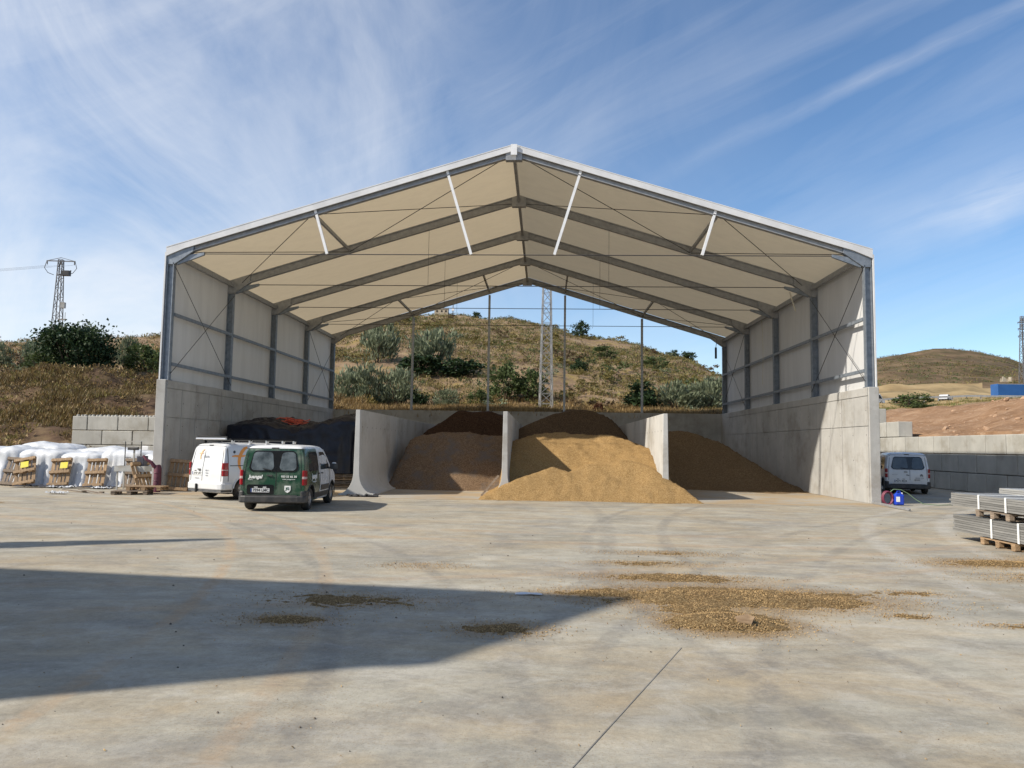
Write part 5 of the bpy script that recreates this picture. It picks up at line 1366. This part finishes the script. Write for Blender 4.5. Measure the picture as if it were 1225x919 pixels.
# the fig tree
def tree(name, label, x, y, w_, h_, kd, n, leafsz, clumps, group=None, trunk_h=.35, z=None):
    t_ = thing(name, label, 'tree', (x, y, (terr(x, y) if z is None else z)-.1), 0, group)
    tr_ = MB(); tr_.tube([(0, 0, -.3), (.08, .05, h_*trunk_h*.5), (.02, 0, h_*trunk_h)], [w_*.045, w_*.035, w_*.028], 9)
    tr_.build('trunk', MT['bark'], t_, local=True, smooth=True)
    lb = MB()
    for k in range(9):
        a = 2*PI*k/9+rg.uniform(-.2, .2); r_ = w_*rg.uniform(.22, .42)
        lb.tube([(0, 0, h_*trunk_h*.7), (math.cos(a)*r_*.5, math.sin(a)*r_*.5, h_*(trunk_h+.12)), (math.cos(a)*r_, math.sin(a)*r_, h_*rg.uniform(.5, .85))], [w_*.02, w_*.012, w_*.004], 6)
    lb.build('limb', MT['bark'], t_, local=True, smooth=True)
    cr = MB(); cloud(cr, (0, 0, h_*.54), w_*.5, w_*.46, h_*.46, n, leafsz, clumps, 0, .8, .35)
    me = cr.mesh('crown', LM[kd]); o = bpy.data.objects.new('crown', me); COL.objects.link(o); o.parent = t_
    return t_
ft = tree('fig_tree', 'large dark green spreading tree on the left bank below the left pylon', -38.3, 61, 5.6, 4.5, 'dark', 9500, .24, 110, trunk_h=.15)
tree('pine_tree', 'small round dark tree standing on the hill crest right of the pylon', 6.3, 136, 3.2, 2.9, 'dark', 1500, .24, 26, trunk_h=.2)
bush('dark', -13.4, 147, 1.6, 1.4, 'tiny dark bush on the skyline near the second gable post', G1)
bush('green', 66.5, 143, 6, 2.6, 'wide grey bush beside the far road near the parked truck', None)
bush('green', 62, 128, 4.6, .9, 'bright green weeds below the far road just right of the shed', None)

# scattered low shrubs: the ones that show, each on its own
SCR = []
for kd, n_ in (('olive', 3), ('brown', 1), ('green', 1), ('grey', 1)):
    for v in range(n_):
        mb = MB(); cloud(mb, (0, 0, .30), .5, .46, .36, 230, .13, 12, .35, .6, .2)
        SCR.append((kd, mb.mesh('hill_shrub', LM[kd])))
cnt = 0; tries = 0
def shrub_label(kd, x, y, s_):
    size = 'tiny' if s_ < 1.0 else 'small' if s_ < 1.3 else 'medium' if s_ < 1.7 else 'large' if s_ < 2.05 else 'very large'
    colr = {'olive': 'yellow olive', 'brown': 'dry brown', 'green': 'green', 'grey': 'grey green'}[kd]
    u = x/y
    band = ('low down', 'on the lower slope', 'halfway up the slope', 'on the upper slope', 'near the skyline')[0 if y < 66 else 1 if y < 82 else 2 if y < 102 else 3 if y < 124 else 4]
    if u < -.4:
        zone = 'left of the fig tree' if u < -.66 else 'above the fig tree' if u < -.58 else 'between the fig tree and the shed'
    else:
        zone = ('by the left column', 'left of post one', 'right of post one', 'left of post two', 'right of post two', 'left of the pylon', 'right of post three', 'between posts three and four', 'left of post four', 'right of post four', 'by the right column')[
            min(10, sum(u > t for t in (-.25, -.175, -.125, -.075, -.035, .0, .045, .085, .128, .18)))]
    return f'{size} {colr} shrub {band} {zone}'
taken = []
while cnt < 260 and tries < 9000:
    tries += 1
    y = rg.uniform(58, 150) if rg.random() < .75 else rg.uniform(58, 95)
    u = rg.uniform(-.30, .25) if rg.random() < .72 else rg.uniform(-.72, -.46)
    x = u*y; z = terr(x, y)
    if z < 4.3: continue
    if noise.noise(Vector((x*.06, y*.06, 4))) < -.12: continue
    if any((x-a)**2+(y-b)**2 < 2.2 for a, b in taken): continue
    taken.append((x, y))
    kd, me = SCR[rg.choices(range(len(SCR)), [4, 4, 4, 3, 2, 2])[0]]
    o = bpy.data.objects.new('hill_shrub', me); COL.objects.link(o)
    s_ = rg.uniform(.9, 2.3)*(1 if y > 75 else .75)
    o.location = (x, y, z-.05); o.scale = (s_*1.25, s_*1.1, s_*rg.uniform(.55, .9)); o.rotation_euler = (0, 0, rg.uniform(0, 6.28))
    tag(o, shrub_label(kd, x, y, s_), 'shrub', {'olive': 'yellow olive shrubs scattered on the hillside', 'brown': 'brown shrubs scattered on the hillside', 'green': 'green shrubs scattered on the hillside', 'grey': 'grey shrubs scattered on the hillside'}[kd])
    cnt += 1
# ground cover nobody could count
def cover(name, mts, n, reg, fn, seed):
    rr_ = random.Random(seed); mb = MB(); k = 0; tr_ = 0
    while k < n and tr_ < n*12:
        tr_ += 1
        x, y = reg(rr_); z = terr(x, y)
        if z < .35 or not fn(x, y, z, rr_): continue
        mb.mi = rr_.randrange(len(mts)); yield_ = (x, y, z, rr_, mb)
        k += 1
        one(*yield_)
    me = mb.mesh(name, mts); o = bpy.data.objects.new(name, me); COL.objects.link(o)
    return tag(o, kind='stuff')
def one(x, y, z, rr_, mb):
    s_ = (.22+.6*rr_.random()**2)*(1 if y < 200 else 1.9); 
    for i in range(11 if y < 200 else 9):
        a = rr_.uniform(0, 6.28); r_ = s_*.55*math.sqrt(rr_.random())
        p = Vector((x+math.cos(a)*r_, y+math.sin(a)*r_, z+s_*(.45 if y < 200 else .25)*rr_.random()-.05))
        d = Vector((math.cos(a)*.6, math.sin(a)*.6, .5+rr_.random())).normalized()*s_*rr_.uniform(.25, .5)
        b_ = Vector((rr_.gauss(0, 1), rr_.gauss(0, 1), rr_.gauss(0, 1))).normalized()*s_*.13
        n = len(mb.v); mb.v += [tuple(p-b_), tuple(p+d*.6+b_*.9), tuple(p+d)]
        mb.f.append((n, n+1, n+2)); mb.m.append(mb.mi)
patch = lambda x, y, t: noise.noise(Vector((x*.07, y*.07, 1.5))) + .6*noise.noise(Vector((x*.3, y*.3, 6))) > t
def reg_mid(r_):
    y = r_.uniform(55, 152); return r_.uniform(-.31, .25)*y, y
def reg_left(r_):
    y = r_.uniform(56, 112) if r_.random() < .6 else r_.uniform(43, 60); return r_.uniform(-.80, -.44)*y, y
cover('hillside_scrub', [LM['olive'], LM['olive'], LM['brown'], LM['green']], 19000, reg_mid, lambda x, y, z, r_: y > 64 and patch(x, y, -.45), 21)
cover('bank_scrub', [LM['olive'], LM['brown'], LM['straw'], LM['brown']], 6800, reg_left, lambda x, y, z, r_: patch(x, y, -.3), 22)
def reg_far(r_):
    y = r_.uniform(222, 384); return r_.uniform(.36, .72)*y, y
cover('far_hill_bushes', [LM['brown'], LM['olive'], LM['green']], 6500, reg_far, lambda x, y, z, r_: patch(x*.35, y*.35, -.3), 23)
def one(x, y, z, rr_, mb):     # grass tuft
    h_ = rr_.uniform(.15, .48)+(.25 if x > -16 else 0)*rr_.random()
    for i in range(11):
        a = rr_.uniform(0, 6.28); p = Vector((x+.30*rr_.gauss(0, 1), y+.30*rr_.gauss(0, 1), z-.06))
        d = Vector((math.cos(a)*.6, math.sin(a)*.6, 1)).normalized()*h_*rr_.uniform(.6, 1.1)
        b_ = Vector((math.cos(a+1.5), math.sin(a+1.5), 0))*rr_.uniform(.014, .034)
        n = len(mb.v); mb.v += [tuple(p-b_), tuple(p+b_), tuple(p+d)]
        mb.f.append((n, n+1, n+2)); mb.m.append(mb.mi)
def reg_g1(r_):
    y = 52.9+abs(r_.gauss(0, 6)); return r_.uniform(-.31, .26)*y, y
def reg_g2(r_):
    y = r_.uniform(45, 64); return r_.uniform(-.80, -.44)*y, y
cover('dry_grass', [LM['straw'], LM['straw'], LM['straw'], LM['brown']], 9000, reg_g1, lambda x, y, z, r_: patch(x, y, -.55), 31)
cover('bank_grass', [LM['dull'], LM['straw'], LM['olive'], LM['brown']], 12000, reg_g2, lambda x, y, z, r_: z > 2.2 and r_.random() < .16+3.0*(fbm(x*.14, y*.28, 2, 4)+.06)*min(1, (z-1.6)*.4), 32)
def reg_g3(r_):
    y = r_.uniform(118, 148); return r_.uniform(.40, .75)*y, y
cover('roadside_grass', [LM['straw'], LM['olive'], LM['weed']], 2500, reg_g3, lambda x, y, z, r_: True, 33)

# rocks on the red earth bank
rk = [MB() for _ in range(4)]
RKM = []
MT['rock'] = mat('pale_red_rock', (0.30, 0.18, 0.105), (0.42, 0.28, 0.18), 3, 0.95, bump=.5, rnd=.1)
for k in range(4):
    me = bpy.data.meshes.new('rock'); b = bmesh.new(); bmesh.ops.create_icosphere(b, subdivisions=2, radius=.5)
    for v in b.verts: v.co *= 1+.5*noise.noise(v.co*2.3+Vector((k*5, 0, 0))); 
    b.to_mesh(me); b.free(); me.materials.append(MT['rock']); RKM.append(me)
for k in range(60):
    y = rg.uniform(31, 62); u = rg.uniform(.47, .72); x = u*y
    if x < 22.4: x = 22.4+rg.random()*3
    s_ = rg.choice((.12, .14, .18, .18, .24, .36)); 
    o = bpy.data.objects.new('rock', rg.choice(RKM)); COL.objects.link(o); o.location = (x, y, terr(x, y)+s_*.1); o.scale = (s_*1.3, s_, s_*.75); o.rotation_euler = (rg.random(), rg.random(), rg.random()*6)
    u_ = x/y
    tag(o, ('tiny' if s_ < .13 else 'small' if s_ < .16 else 'medium' if s_ < .2 else 'large' if s_ < .3 else 'biggest') + ' pale rock on red earth ' + ('just above the block wall ' if terr(x, y) < 3.8 else 'halfway up ' if terr(x, y) < 5.0 else 'near its top ') + ('above the parked van' if u_ < .50 else 'right of the parked van' if u_ < .55 else 'below the white car' if u_ < .60 else 'below the blue trailer' if u_ < .65 else 'at the right edge'), 'rock', 'rocks on the red earth bank')

# ================================================================== PYLONS
MT['lattice'] = mat('pylon_steel', (0.30, 0.30, 0.30), (0.42, 0.42, 0.41), 5, .6, .2)
MT['lattice_d'] = mat('pylon_steel_dark', (0.13, 0.13, 0.14), (0.2, 0.2, 0.2), 5, .6, .2)
def pylon(label, x, y, z, h, wb_, wt, mt, arms, r_=.045, panels=12, extras=True):
    t_ = thing('lattice_pylon', label, 'pylon', (x, y, z), .12)
    P = lambda i, j, f: Vector((i*lerp(wb_, wt, f)/2, j*lerp(wb_, wt, f)/2, h*f))
    for i, j in ((-1, -1), (1, -1), (1, 1), (-1, 1)): MB().bar(P(i, j, 0), P(i, j, 1), r_*1.9, r_*1.9).build('leg', mt, t_, local=True)
    br = MB()
    for (a, b_) in (((-1, -1), (1, -1)), ((1, -1), (1, 1)), ((1, 1), (-1, 1)), ((-1, 1), (-1, -1))):
        for k in range(panels):
            f0, f1 = k/panels, (k+1)/panels
            s_, e_ = (a, b_) if k % 2 == 0 else (b_, a)
            br.bar(P(*s_, f0), P(*e_, f1), r_, r_)
            br.bar(P(*a, f1), P(*b_, f1), r_*.8, r_*.8)
    tag(br.build('bracing', mt, t_, local=True), kind='stuff')
    for (za, ln) in arms:
        ar = MB().bar((-ln/2, 0, za), (ln/2, 0, za), r_*2.4, r_*2.4); ar.bar((-ln/2, 0, za), (0, 0, za+.5), r_*1.2); ar.bar((ln/2, 0, za), (0, 0, za+.5), r_*1.2)
        ar = ar.build('crossarm', mt, t_, local=True)
        for dx in (-ln/2+.1, 0, ln/2-.1):
            MB().lathe([(.0, za-.55), (.09, za-.5), (.05, za-.42), (.09, za-.34), (.05, za-.26), (.09, za-.18), (.03, za-.05)], (dx, 0, 0), 'z', 8).build('insulator', MT['plastic'], ar, local=True)
    return t_
zl = terr(-68.9, 105)
lp = pylon('steel lattice power pylon with crossarm and switch boxes above the dark tree on the left', -68.9, 105, zl, 27.4-zl, 1.15, .5, MT['lattice_d'], [(27.2-zl, 3.9)], .055, 9)
hh = 27.4-zl
MB().box((.9, -.3, hh-2.0), (1.1, .7, .7)).build('switch_box', MT['plastic'], lp, local=True); MB().bar((-.2, -.3, hh-2.3), (1.6, -.3, hh-1.6), .12, .12).build('switch_arm', MT['plastic'], lp, local=True)
MB().box((.85, -.4, hh-6.6), (.55, .45, .8)).build('meter_box', MT['grey_metal'], lp, local=True); MB().box((.9, -.4, hh-8.6), (1.0, .5, .12)).build('service_step', MT['grey_metal'], lp, local=True)
MB().bar((1.2, -.4, hh-8.6), (1.2, -.4, hh-7.6), .06, .06).build('step_rail', MT['grey_metal'], lp, local=True)
MB().box((0, -.6, hh-10.0), (.9, .3, .6)).build('warning_panel', MT['plastic'], lp, local=True)
for s in (-1, 1):
    pts = [(s*1.95, 0, hh-.3), (s*2.2, 0, hh-1.2), (s*1.7, 0, hh-1.9), (s*.9, 0, hh-2.2)]
    MB().tube(pts, .045, 5).build('jumper_wire', MT['plastic'], lp, local=True)
pylon('tall steel lattice pylon standing on the slope behind the shed, between two gable posts', .05, 58.5, terr(.05, 58.5)-.1, 17.0, .95, .30, MT['lattice'], [(16.4, 2.2)], .046, 22)
pylon('distant steel lattice pylon at the right edge above the far field', 144.2, 238, terr(144.2, 238)-.2, 20.5, 1.9, .6, MT['lattice_d'], [(18.6, 2.8), (16.6, 2.8), (14.4, 2.8)], .09, 10)
wi = MB()
for dx, dz in ((-1.8, 0), (0, 0), (1.8, 0)):
    a = Vector((-68.9+dx, 105, 26.6)); b_ = Vector((-150+dx, 85, 24))
    wi.tube([a.lerp(b_, t/12)+Vector((0, 0, -3.2*math.sin(PI*t/12))) for t in range(13)], .012, 4)
tag(wi.build('power_cables', MT['cable']), 'three thin power cables sagging away to the left from the left pylon', 'cable')

# ================================================================== FAR ROAD
rows = []
for k in range(60):
    u = .30+.018*k; y = 152; x = u*y
    rows.append([(x, y-3.4, tz0(x, y)+.22), (x, y+3.4, tz0(x, y)+.22)])
rdz = lambda x: tz0(x, 152)+.22
tag(MB().grid(rows).build('far_road', mat('asphalt', (.045, .045, .047), (.07, .07, .07), 2, .9, world=True)), kind='structure')
gr = thing('guard_rail', 'grey steel guard rail along the far road beyond the red earth', 'guard rail', (80, 147.5, 0))
for k in range(26):
    x = 58+2.6*k; z = tz0(x, 148)
    MB().box((x, 147.6, z+.4), (.14, .14, 1.0)).build('rail_post', MT['lattice'], gr)
    x2 = x+2.6; z2 = tz0(x2, 148)
    MB().bar((x, 147.45, z+.75), (x2, 147.45, z2+.75), .07, .34).build('rail_beam', MT['lattice'], gr)
def far_car(label, x, y, head, paint, hi=False):
    t_ = thing('car' if not hi else 'box_truck', label, 'car' if not hi else 'truck', (0, 0, 0))
    if not hi:
        sec = [(-2.1, .35), (-2.1, .8), (-1.75, 1.0), (-1.2, 1.42), (.35, 1.45), (1.0, 1.02), (1.95, .82), (2.1, .6), (2.1, .35)]
        MB().prism([(a, -.85, b_) for a, b_ in sec], (0, 1.7, 0)).build('body', paint, t_, local=True, bevel=.08)
        for s in (-1, 1):
            MB().prism([(-1.5, s*.86, 1.0), (-1.1, s*.86, 1.34), (.3, s*.86, 1.36), (.85, s*.86, 1.0)], (0, s*.01, 0)).build('side_window', MT['dark'], t_, local=True)
            for a in (-1.3, 1.3): MB().lathe([(0, -.1), (.31, -.1), (.31, .1), (0, .1)], (a, s*.78, .31), 'y', 14).build('wheel', MT['rubber'], t_, local=True)
        MB().prism([(1.02, -.7, 1.05), (.45, -.7, 1.42), (.45, .7, 1.42), (1.02, .7, 1.05)], (.02, 0, .02)).build('windscreen', MT['dark'], t_, local=True)
    else:
        sec = [(-2.6, .4), (-2.6, 2.2), (1.5, 2.2), (2.2, 1.2), (2.6, 1.05), (2.65, .4)]
        MB().prism([(a, -.95, b_) for a, b_ in sec], (0, 1.9, 0)).build('body', paint, t_, local=True, bevel=.08)
        MB().prism([(2.23, -.8, 1.22), (1.58, -.8, 2.12), (1.58, .8, 2.12), (2.23, .8, 1.22)], (.03, 0, .02)).build('windscreen', MT['dark'], t_, local=True)
        for s in (-1, 1):
            MB().prism([(.6, s*.955, 1.25), (.6, s*.955, 1.95), (1.45, s*.955, 1.95), (1.95, s*.955, 1.25)], (0, s*.01, 0)).build('side_window', MT['dark'], t_, local=True)
            for a in (-1.6, 1.7): MB().lathe([(0, -.12), (.36, -.12), (.36, .12), (0, .12)], (a, s*.85, .36), 'y', 14).build('wheel', MT['rubber'], t_, local=True)
    t_.scale = (.9, .9, .85 if not hi else 1); t_.location = (x, y, rdz(x)+.01); t_.rotation_euler = (0, 0, R(head))
far_car('small white car driving on the far road beyond the red earth bank', 77.1, 152, 52, MT['white_paint'])
far_car('white van on the far road, partly hidden by the shed wall', 62.9, 151.5, 14, MT['white_paint'], True)
zt_ = rdz(92)
tr = thing('trailer', 'blue truck trailer with white wave logo standing on the far road at the right edge', 'trailer', (93.2, 152, zt_))
MT['blue_box'] = mat('blue_trailer', (0.014, 0.08, 0.25), (0.02, 0.10, 0.30), .6, .4)
sl_ = R(-1.5)
def TB(c, d): return MB().box((93.2+c[0], 152+c[1], zt_+c[2]), d)
TB((0, 0, 1.95), (13.6, 2.5, 2.3)).build('box', MT['blue_box'], tr, bevel=.04)
TB((0, 0, .72), (13.2, 1.2, .16)).build('chassis', MT['plastic'], tr)
TB((0, -1.252, 3.06), (13.5, .02, .07)).build('top_rail', MT['grey_metal'], tr); TB((0, -1.252, .86), (13.5, .02, .07)).build('bottom_rail', MT['grey_metal'], tr)
for a in (3.2, 4.5, 5.8):
    for s in (-1, 1): MB().lathe([(0, -.15), (.5, -.15), (.5, .15), (0, .15)], (93.2+a, 152+s*.95, zt_+.5), 'y', 16).build('wheel', MT['rubber'], tr)
TB((-4, 0, .35), (.2, 1.6, .7)).build('landing_leg', MT['plastic'], tr)
lg = MB()
for k in range(3):
    pts = [(93.2-1.6+.2*t_, 150.72, zt_+1.9+.28*k*0+.25*math.sin(t_*.75+.4*k)+.16*k) for t_ in range(9)]
    lg.tube(pts, .13, 4)
lg.build('wave_logo', MT['print_white'], tr)
def tri(p): return p
# small ruin, and the hut with mast on the crest
ru = thing('ruined_hut', 'small roofless stone ruin in the far field left of the distant pylon', 'ruin', (140.0, 240, terr(140, 240)))
MT['stone'] = mat('pale_stone', (.34, .28, .2), (.46, .40, .3), 1.5, .95, world=True)
ru.scale = (.5, .5, .6)
zz_ = terr(140, 240)-.3
MB().prism([(136.6, 238, zz_), (139.2, 238, zz_), (139.0, 238, zz_+1.6), (138.2, 238, zz_+2.1), (137.6, 238, zz_+2.7), (137.0, 238, zz_+2.6)], (0, .6, 0)).build('gable_wall', MT['stone'], ru)
MB().box((139.9, 241, zz_+.9), (5.4, .5, 1.8)).build('rear_wall', MT['stone'], ru); MB().box((142.2, 239.4, zz_+1.2), (.7, 2.6, 2.4)).build('side_wall', MT['stone'], ru)
zz_ = terr(-20.2, 147)-.2
hu = thing('hill_hut', 'tiny pale hut with a thin mast on the highest point of the hill', 'hut', (-20.2, 147, zz_))
MB().box((-20.2, 147, zz_+.6), (2.6, 1.4, 1.2)).build('wall', MT['stone'], hu); MB().box((-20.2, 147, zz_+1.26), (2.8, 1.6, .10)).build('roof', MT['white_steel'], hu)
MB().tube([(-18.0, 147, zz_), (-18.0, 147, zz_+2.9)], .09, 6).build('mast', MT['lattice_d'], hu); MB().box((-18.0, 147, zz_+1.2), (.5, .3, .5)).build('antenna_box', MT['white_steel'], hu)
for k, dx in enumerate((-.8, .1, .9)): MB().box((-20.2+dx, 146.29, zz_+.75), (.3, .05, .35)).build('window', MT['dark'], hu)

# ================================================================== SPILLS AND GRIT ON THE YARD
def spot(x, y):
    g_ = 0
    for (a, b_, rx, ry, k) in SP:
        d = ((x-a)/rx)**2+((y-b_)/ry)**2
        if d < 9: g_ = max(g_, k*math.exp(-d*.9))
    return g_
def spill(name, label, x0, x1, y0_, y1_, thr, hgt, res, mt):
    nx, ny = int((x1-x0)/res), int((y1_-y0_)/res)
    H_ = [[spot(x0+i*res, y0_+j*res)-thr+.24*fbm((x0+i*res)*1.7, (y0_+j*res)*2.6, 3, 5)+.26*noise.noise(Vector(((x0+i*res)*8, (y0_+j*res)*11, 4))) for i in range(nx+1)] for j in range(ny+1)]
    idx = {}; vs = []; fs = []
    for j in range(ny):
        for i in range(nx):
            q = ((i, j), (i+1, j), (i+1, j+1), (i, j+1))
            if max(H_[b_][a] for a, b_ in q) <= 0: continue
            f = []
            for a, b_ in q:
                if (a, b_) not in idx:
                    idx[(a, b_)] = len(vs); h_ = H_[b_][a]; xx, yy = x0+a*res, y0_+b_*res
                    vs.append((xx, yy, -.004 if h_ <= 0 else hgt*min(1.3, h_*2.0)**.8+.012*noise.noise(Vector((xx*22, yy*22, 2)))*min(1, h_*4)+.003))
                f.append(idx[(a, b_)])
            fs.append(tuple(f))
    if not fs: return
    mb = MB(); mb.add(vs, fs)
    o = mb.build(name, mt, recalc=False, smooth=True)
    return tag(o, label, 'spill')
MT['spill'] = heapmat('spilled_chaff', (0.12, 0.072, 0.028), (0.215, 0.14, 0.062), (0.35, 0.25, 0.125), 75)
spill('spilled_chaff', 'broad low golden spill of chaff in the middle right of the yard', .1, 4.9, 7.9, 12.3, .42, .055, .035, MT['spill'])
spill('spilled_chaff', 'thin faint golden streak of chaff behind the broad spill', .6, 3.6, 12.35, 15.2, .46, .02, .05, MT['spill'])
spill('spilled_chaff', 'small brown chaff spill in the shadow left of the broad spill', -1.0, .3, 7.6, 8.8, .40, .03, .035, MT['spill'])
spill('spilled_chaff', 'small dark chaff patch in the shadow, nearer of the two on the left', -3.4, -2.0, 7.9, 8.9, .43, .03, .035, MT['spill'])
spill('spilled_chaff', 'small dark chaff patch in the shadow, farther of the two on the left', -3.4, -1.3, 9.05, 10.3, .30, .03, .035, MT['spill'])
spill('spilled_chaff', 'brown chaff spill at the right edge below the profile bundles', 6.2, 12, 11.4, 15.2, .48, .035, .05, MT['spill'])
spill('spilled_chaff', 'thin streaks of chaff on the right side of the yard', 3.6, 6.0, 8.4, 11.2, .38, .02, .035, MT['spill'])
spill('spilled_chaff', 'faint chaff smear on the yard in front of the white covered loads', -20, -14, 19.8, 23.6, .36, .012, .07, MT['spill'])
o = MB().prism([(2.08, 8.50, .06), (2.22, 8.48, .05), (2.27, 8.54, .10), (2.2, 8.59, .12), (2.06, 8.55, .10)], (0, .0, .015)).build('card_scrap', MT['wood']); tag(o, 'torn brown scrap sticking out of the golden spill', 'scrap')
o = MB().grid([[(-.36+.07*a, 10.05+.05*b_, .012+.03*abs(noise.noise(Vector((a*.9, b_*.8, 1))))) for a in range(6)] for b_ in range(3)]).build('paper_scrap', MT['sheet']); tag(o, 'pale paper scrap lying at the edge of the shadow left of the spill', 'scrap')
MT['chip'] = leafmat('chaff_chips', (0.17, 0.10, 0.04), (0.46, 0.31, 0.14), .05)
MT['clod'] = leafmat('dark_clods', (0.05, 0.042, 0.034), (0.17, 0.135, 0.10), 0)
rr_ = random.Random(5)
mb = MB(); k = 0; tr_ = 0
while k < 30000 and tr_ < 400000:
    tr_ += 1
    y = rr_.uniform(4, 16); x = rr_.uniform(-.72, .72)*y
    if rr_.random() > spot(x, y)*1.3+.0008: continue
    k += 1; s_ = rr_.uniform(.004, .013); a = rr_.uniform(0, 6.28); d = Vector((math.cos(a), math.sin(a), rr_.uniform(-.1, .5)))*s_; e = Vector((-math.sin(a), math.cos(a), 0))*s_*.55
    p = Vector((x, y, .006+.07*max(0, spot(x, y)-.36)*1.4)); n = len(mb.v)
    mb.v += [tuple(p-d), tuple(p+e), tuple(p+d+Vector((0, 0, .004))), tuple(p-e), tuple(p+Vector((0, 0, s_*.7)))]
    for f in ((0, 1, 4), (1, 2, 4), (2, 3, 4), (3, 0, 4)): mb.f.append(tuple(n+i for i in f)); mb.m.append(0)
me = mb.mesh('loose_chips', MT['chip']); o = bpy.data.objects.new('loose_chips', me); COL.objects.link(o); tag(o, kind='stuff')
mb = MB()
for k in range(420):
    y = 4+22*rr_.random()**1.5; x = rr_.uniform(-.74, .74)*y; s_ = rr_.choice((.003, .004, .004, .005, .006, .012))*(1 if y < 8 else 1.5); n = len(mb.v)
    vs = [Vector((rr_.uniform(.6, 1)*math.cos(a_)*s_, rr_.uniform(.6, 1)*math.sin(a_)*s_, 0)) for a_ in (0, 1.25, 2.5, 3.77, 5.0)]
    t2 = [v*rr_.uniform(.4, .7)+Vector((0, 0, s_*rr_.uniform(.5, .9))) for v in vs]
    mb.v += [tuple(v+Vector((x, y, .002))) for v in vs+t2]
    for i in range(5): mb.f.append((n+i, n+(i+1) % 5, n+5+(i+1) % 5, n+5+i)); mb.m.append(0)
    mb.f.append(tuple(n+5+i for i in range(5))); mb.m.append(0)
me = mb.mesh('grit', MT['clod']); o = bpy.data.objects.new('grit', me); COL.objects.link(o); tag(o, kind='stuff')
# plank leaning against the foot of the middle divider
tag(MB().bar((-2.35, 29.0, .04), (-1.72, 29.2, .80), .07, .03, upv=(0, 1, 0)).build('plank', MT['wood_grey']), 'short plank leaning on the middle concrete divider', 'plank')

# ================================================================== UNSEEN CASTERS OF THE YARD SHADOWS
of = thing('shadow_block', 'unseen flat roofed concrete building left of the camera, shaped to its shadow on the yard', 'building', (-14, 5, 0))
fp = [(-7.9, 6.1), (-9.95, 3.0), (-20.0, 1.0), (-22.0, 7.9)]  # unseen building read from the yard shadow; footprint fitted to its edges
MB().prism([(a, b_, 0) for a, b_ in fp], (0, 0, 7.75)).build('wall', MT['conc'], of)
cx_ = sum(a for a, _ in fp)/4; cy_ = sum(b_ for _, b_ in fp)/4
MB().prism([(cx_+(a-cx_)*1.02, cy_+(b_-cy_)*1.03, 7.755) for a, b_ in fp], (0, 0, .245)).build('roof_coping', MT['conc_l'], of)
for (p, q) in ((fp[0], fp[1]), (fp[1], fp[2])):
    p, q = Vector(p+(0,)), Vector(q+(0,)); d = (q-p); n_ = Vector((d.y, -d.x, 0)).normalized()
    if n_.dot(Vector((cx_, cy_, 0))-p) > 0: n_ = -n_
    nn = max(1, int(d.length/2.6))
    for k in range(nn):
        for z in (1.0, 3.6, 6.0):
            c = p+d*((k+.5)/nn)+n_*.02+Vector((0, 0, z+.6)); t1 = d.normalized()
            wn = MB().prism([c-t1*.6-Vector((0, 0, .6)), c+t1*.6-Vector((0, 0, .6)), c+t1*.6+Vector((0, 0, .6)), c-t1*.6+Vector((0, 0, .6))], n_*.03).build('window', MT['white_steel'], of)
            c = c+n_*.032
            MB().prism([c-t1*.52-Vector((0, 0, .52)), c+t1*.52-Vector((0, 0, .52)), c+t1*.52+Vector((0, 0, .52)), c-t1*.52+Vector((0, 0, .52))], n_*.012).build('pane', MT['glass'], wn)
cy = thing('shadow_cypress', 'unseen slim cypress left of the yard, added to cast the thin tapered shadow', 'tree', (-16.4, 10.7, 0))  # unseen caster of the tapered shadow strip; what it is was chosen freely
MB().tube([(0, 0, 0), (0, 0, 7.5)], [.14, .03], 8).build('trunk', MT['bark'], cy, local=True)
cr = MB()
for k in range(5200):
    f = rg.random()**.8; z = .5+8.5*f; r_ = (.95*(1-f)**.75*min(1, f*6+.3))*math.sqrt(rg.uniform(.2, 1)); a = rg.uniform(0, 6.28)
    leaf(cr, Vector((math.cos(a)*r_, math.sin(a)*r_, z)), rg.uniform(.12, .22), Vector((math.cos(a)*.3, math.sin(a)*.3, 1)), .5)
me = cr.mesh('crown', LM['dark']); o = bpy.data.objects.new('crown', me); COL.objects.link(o); o.parent = cy
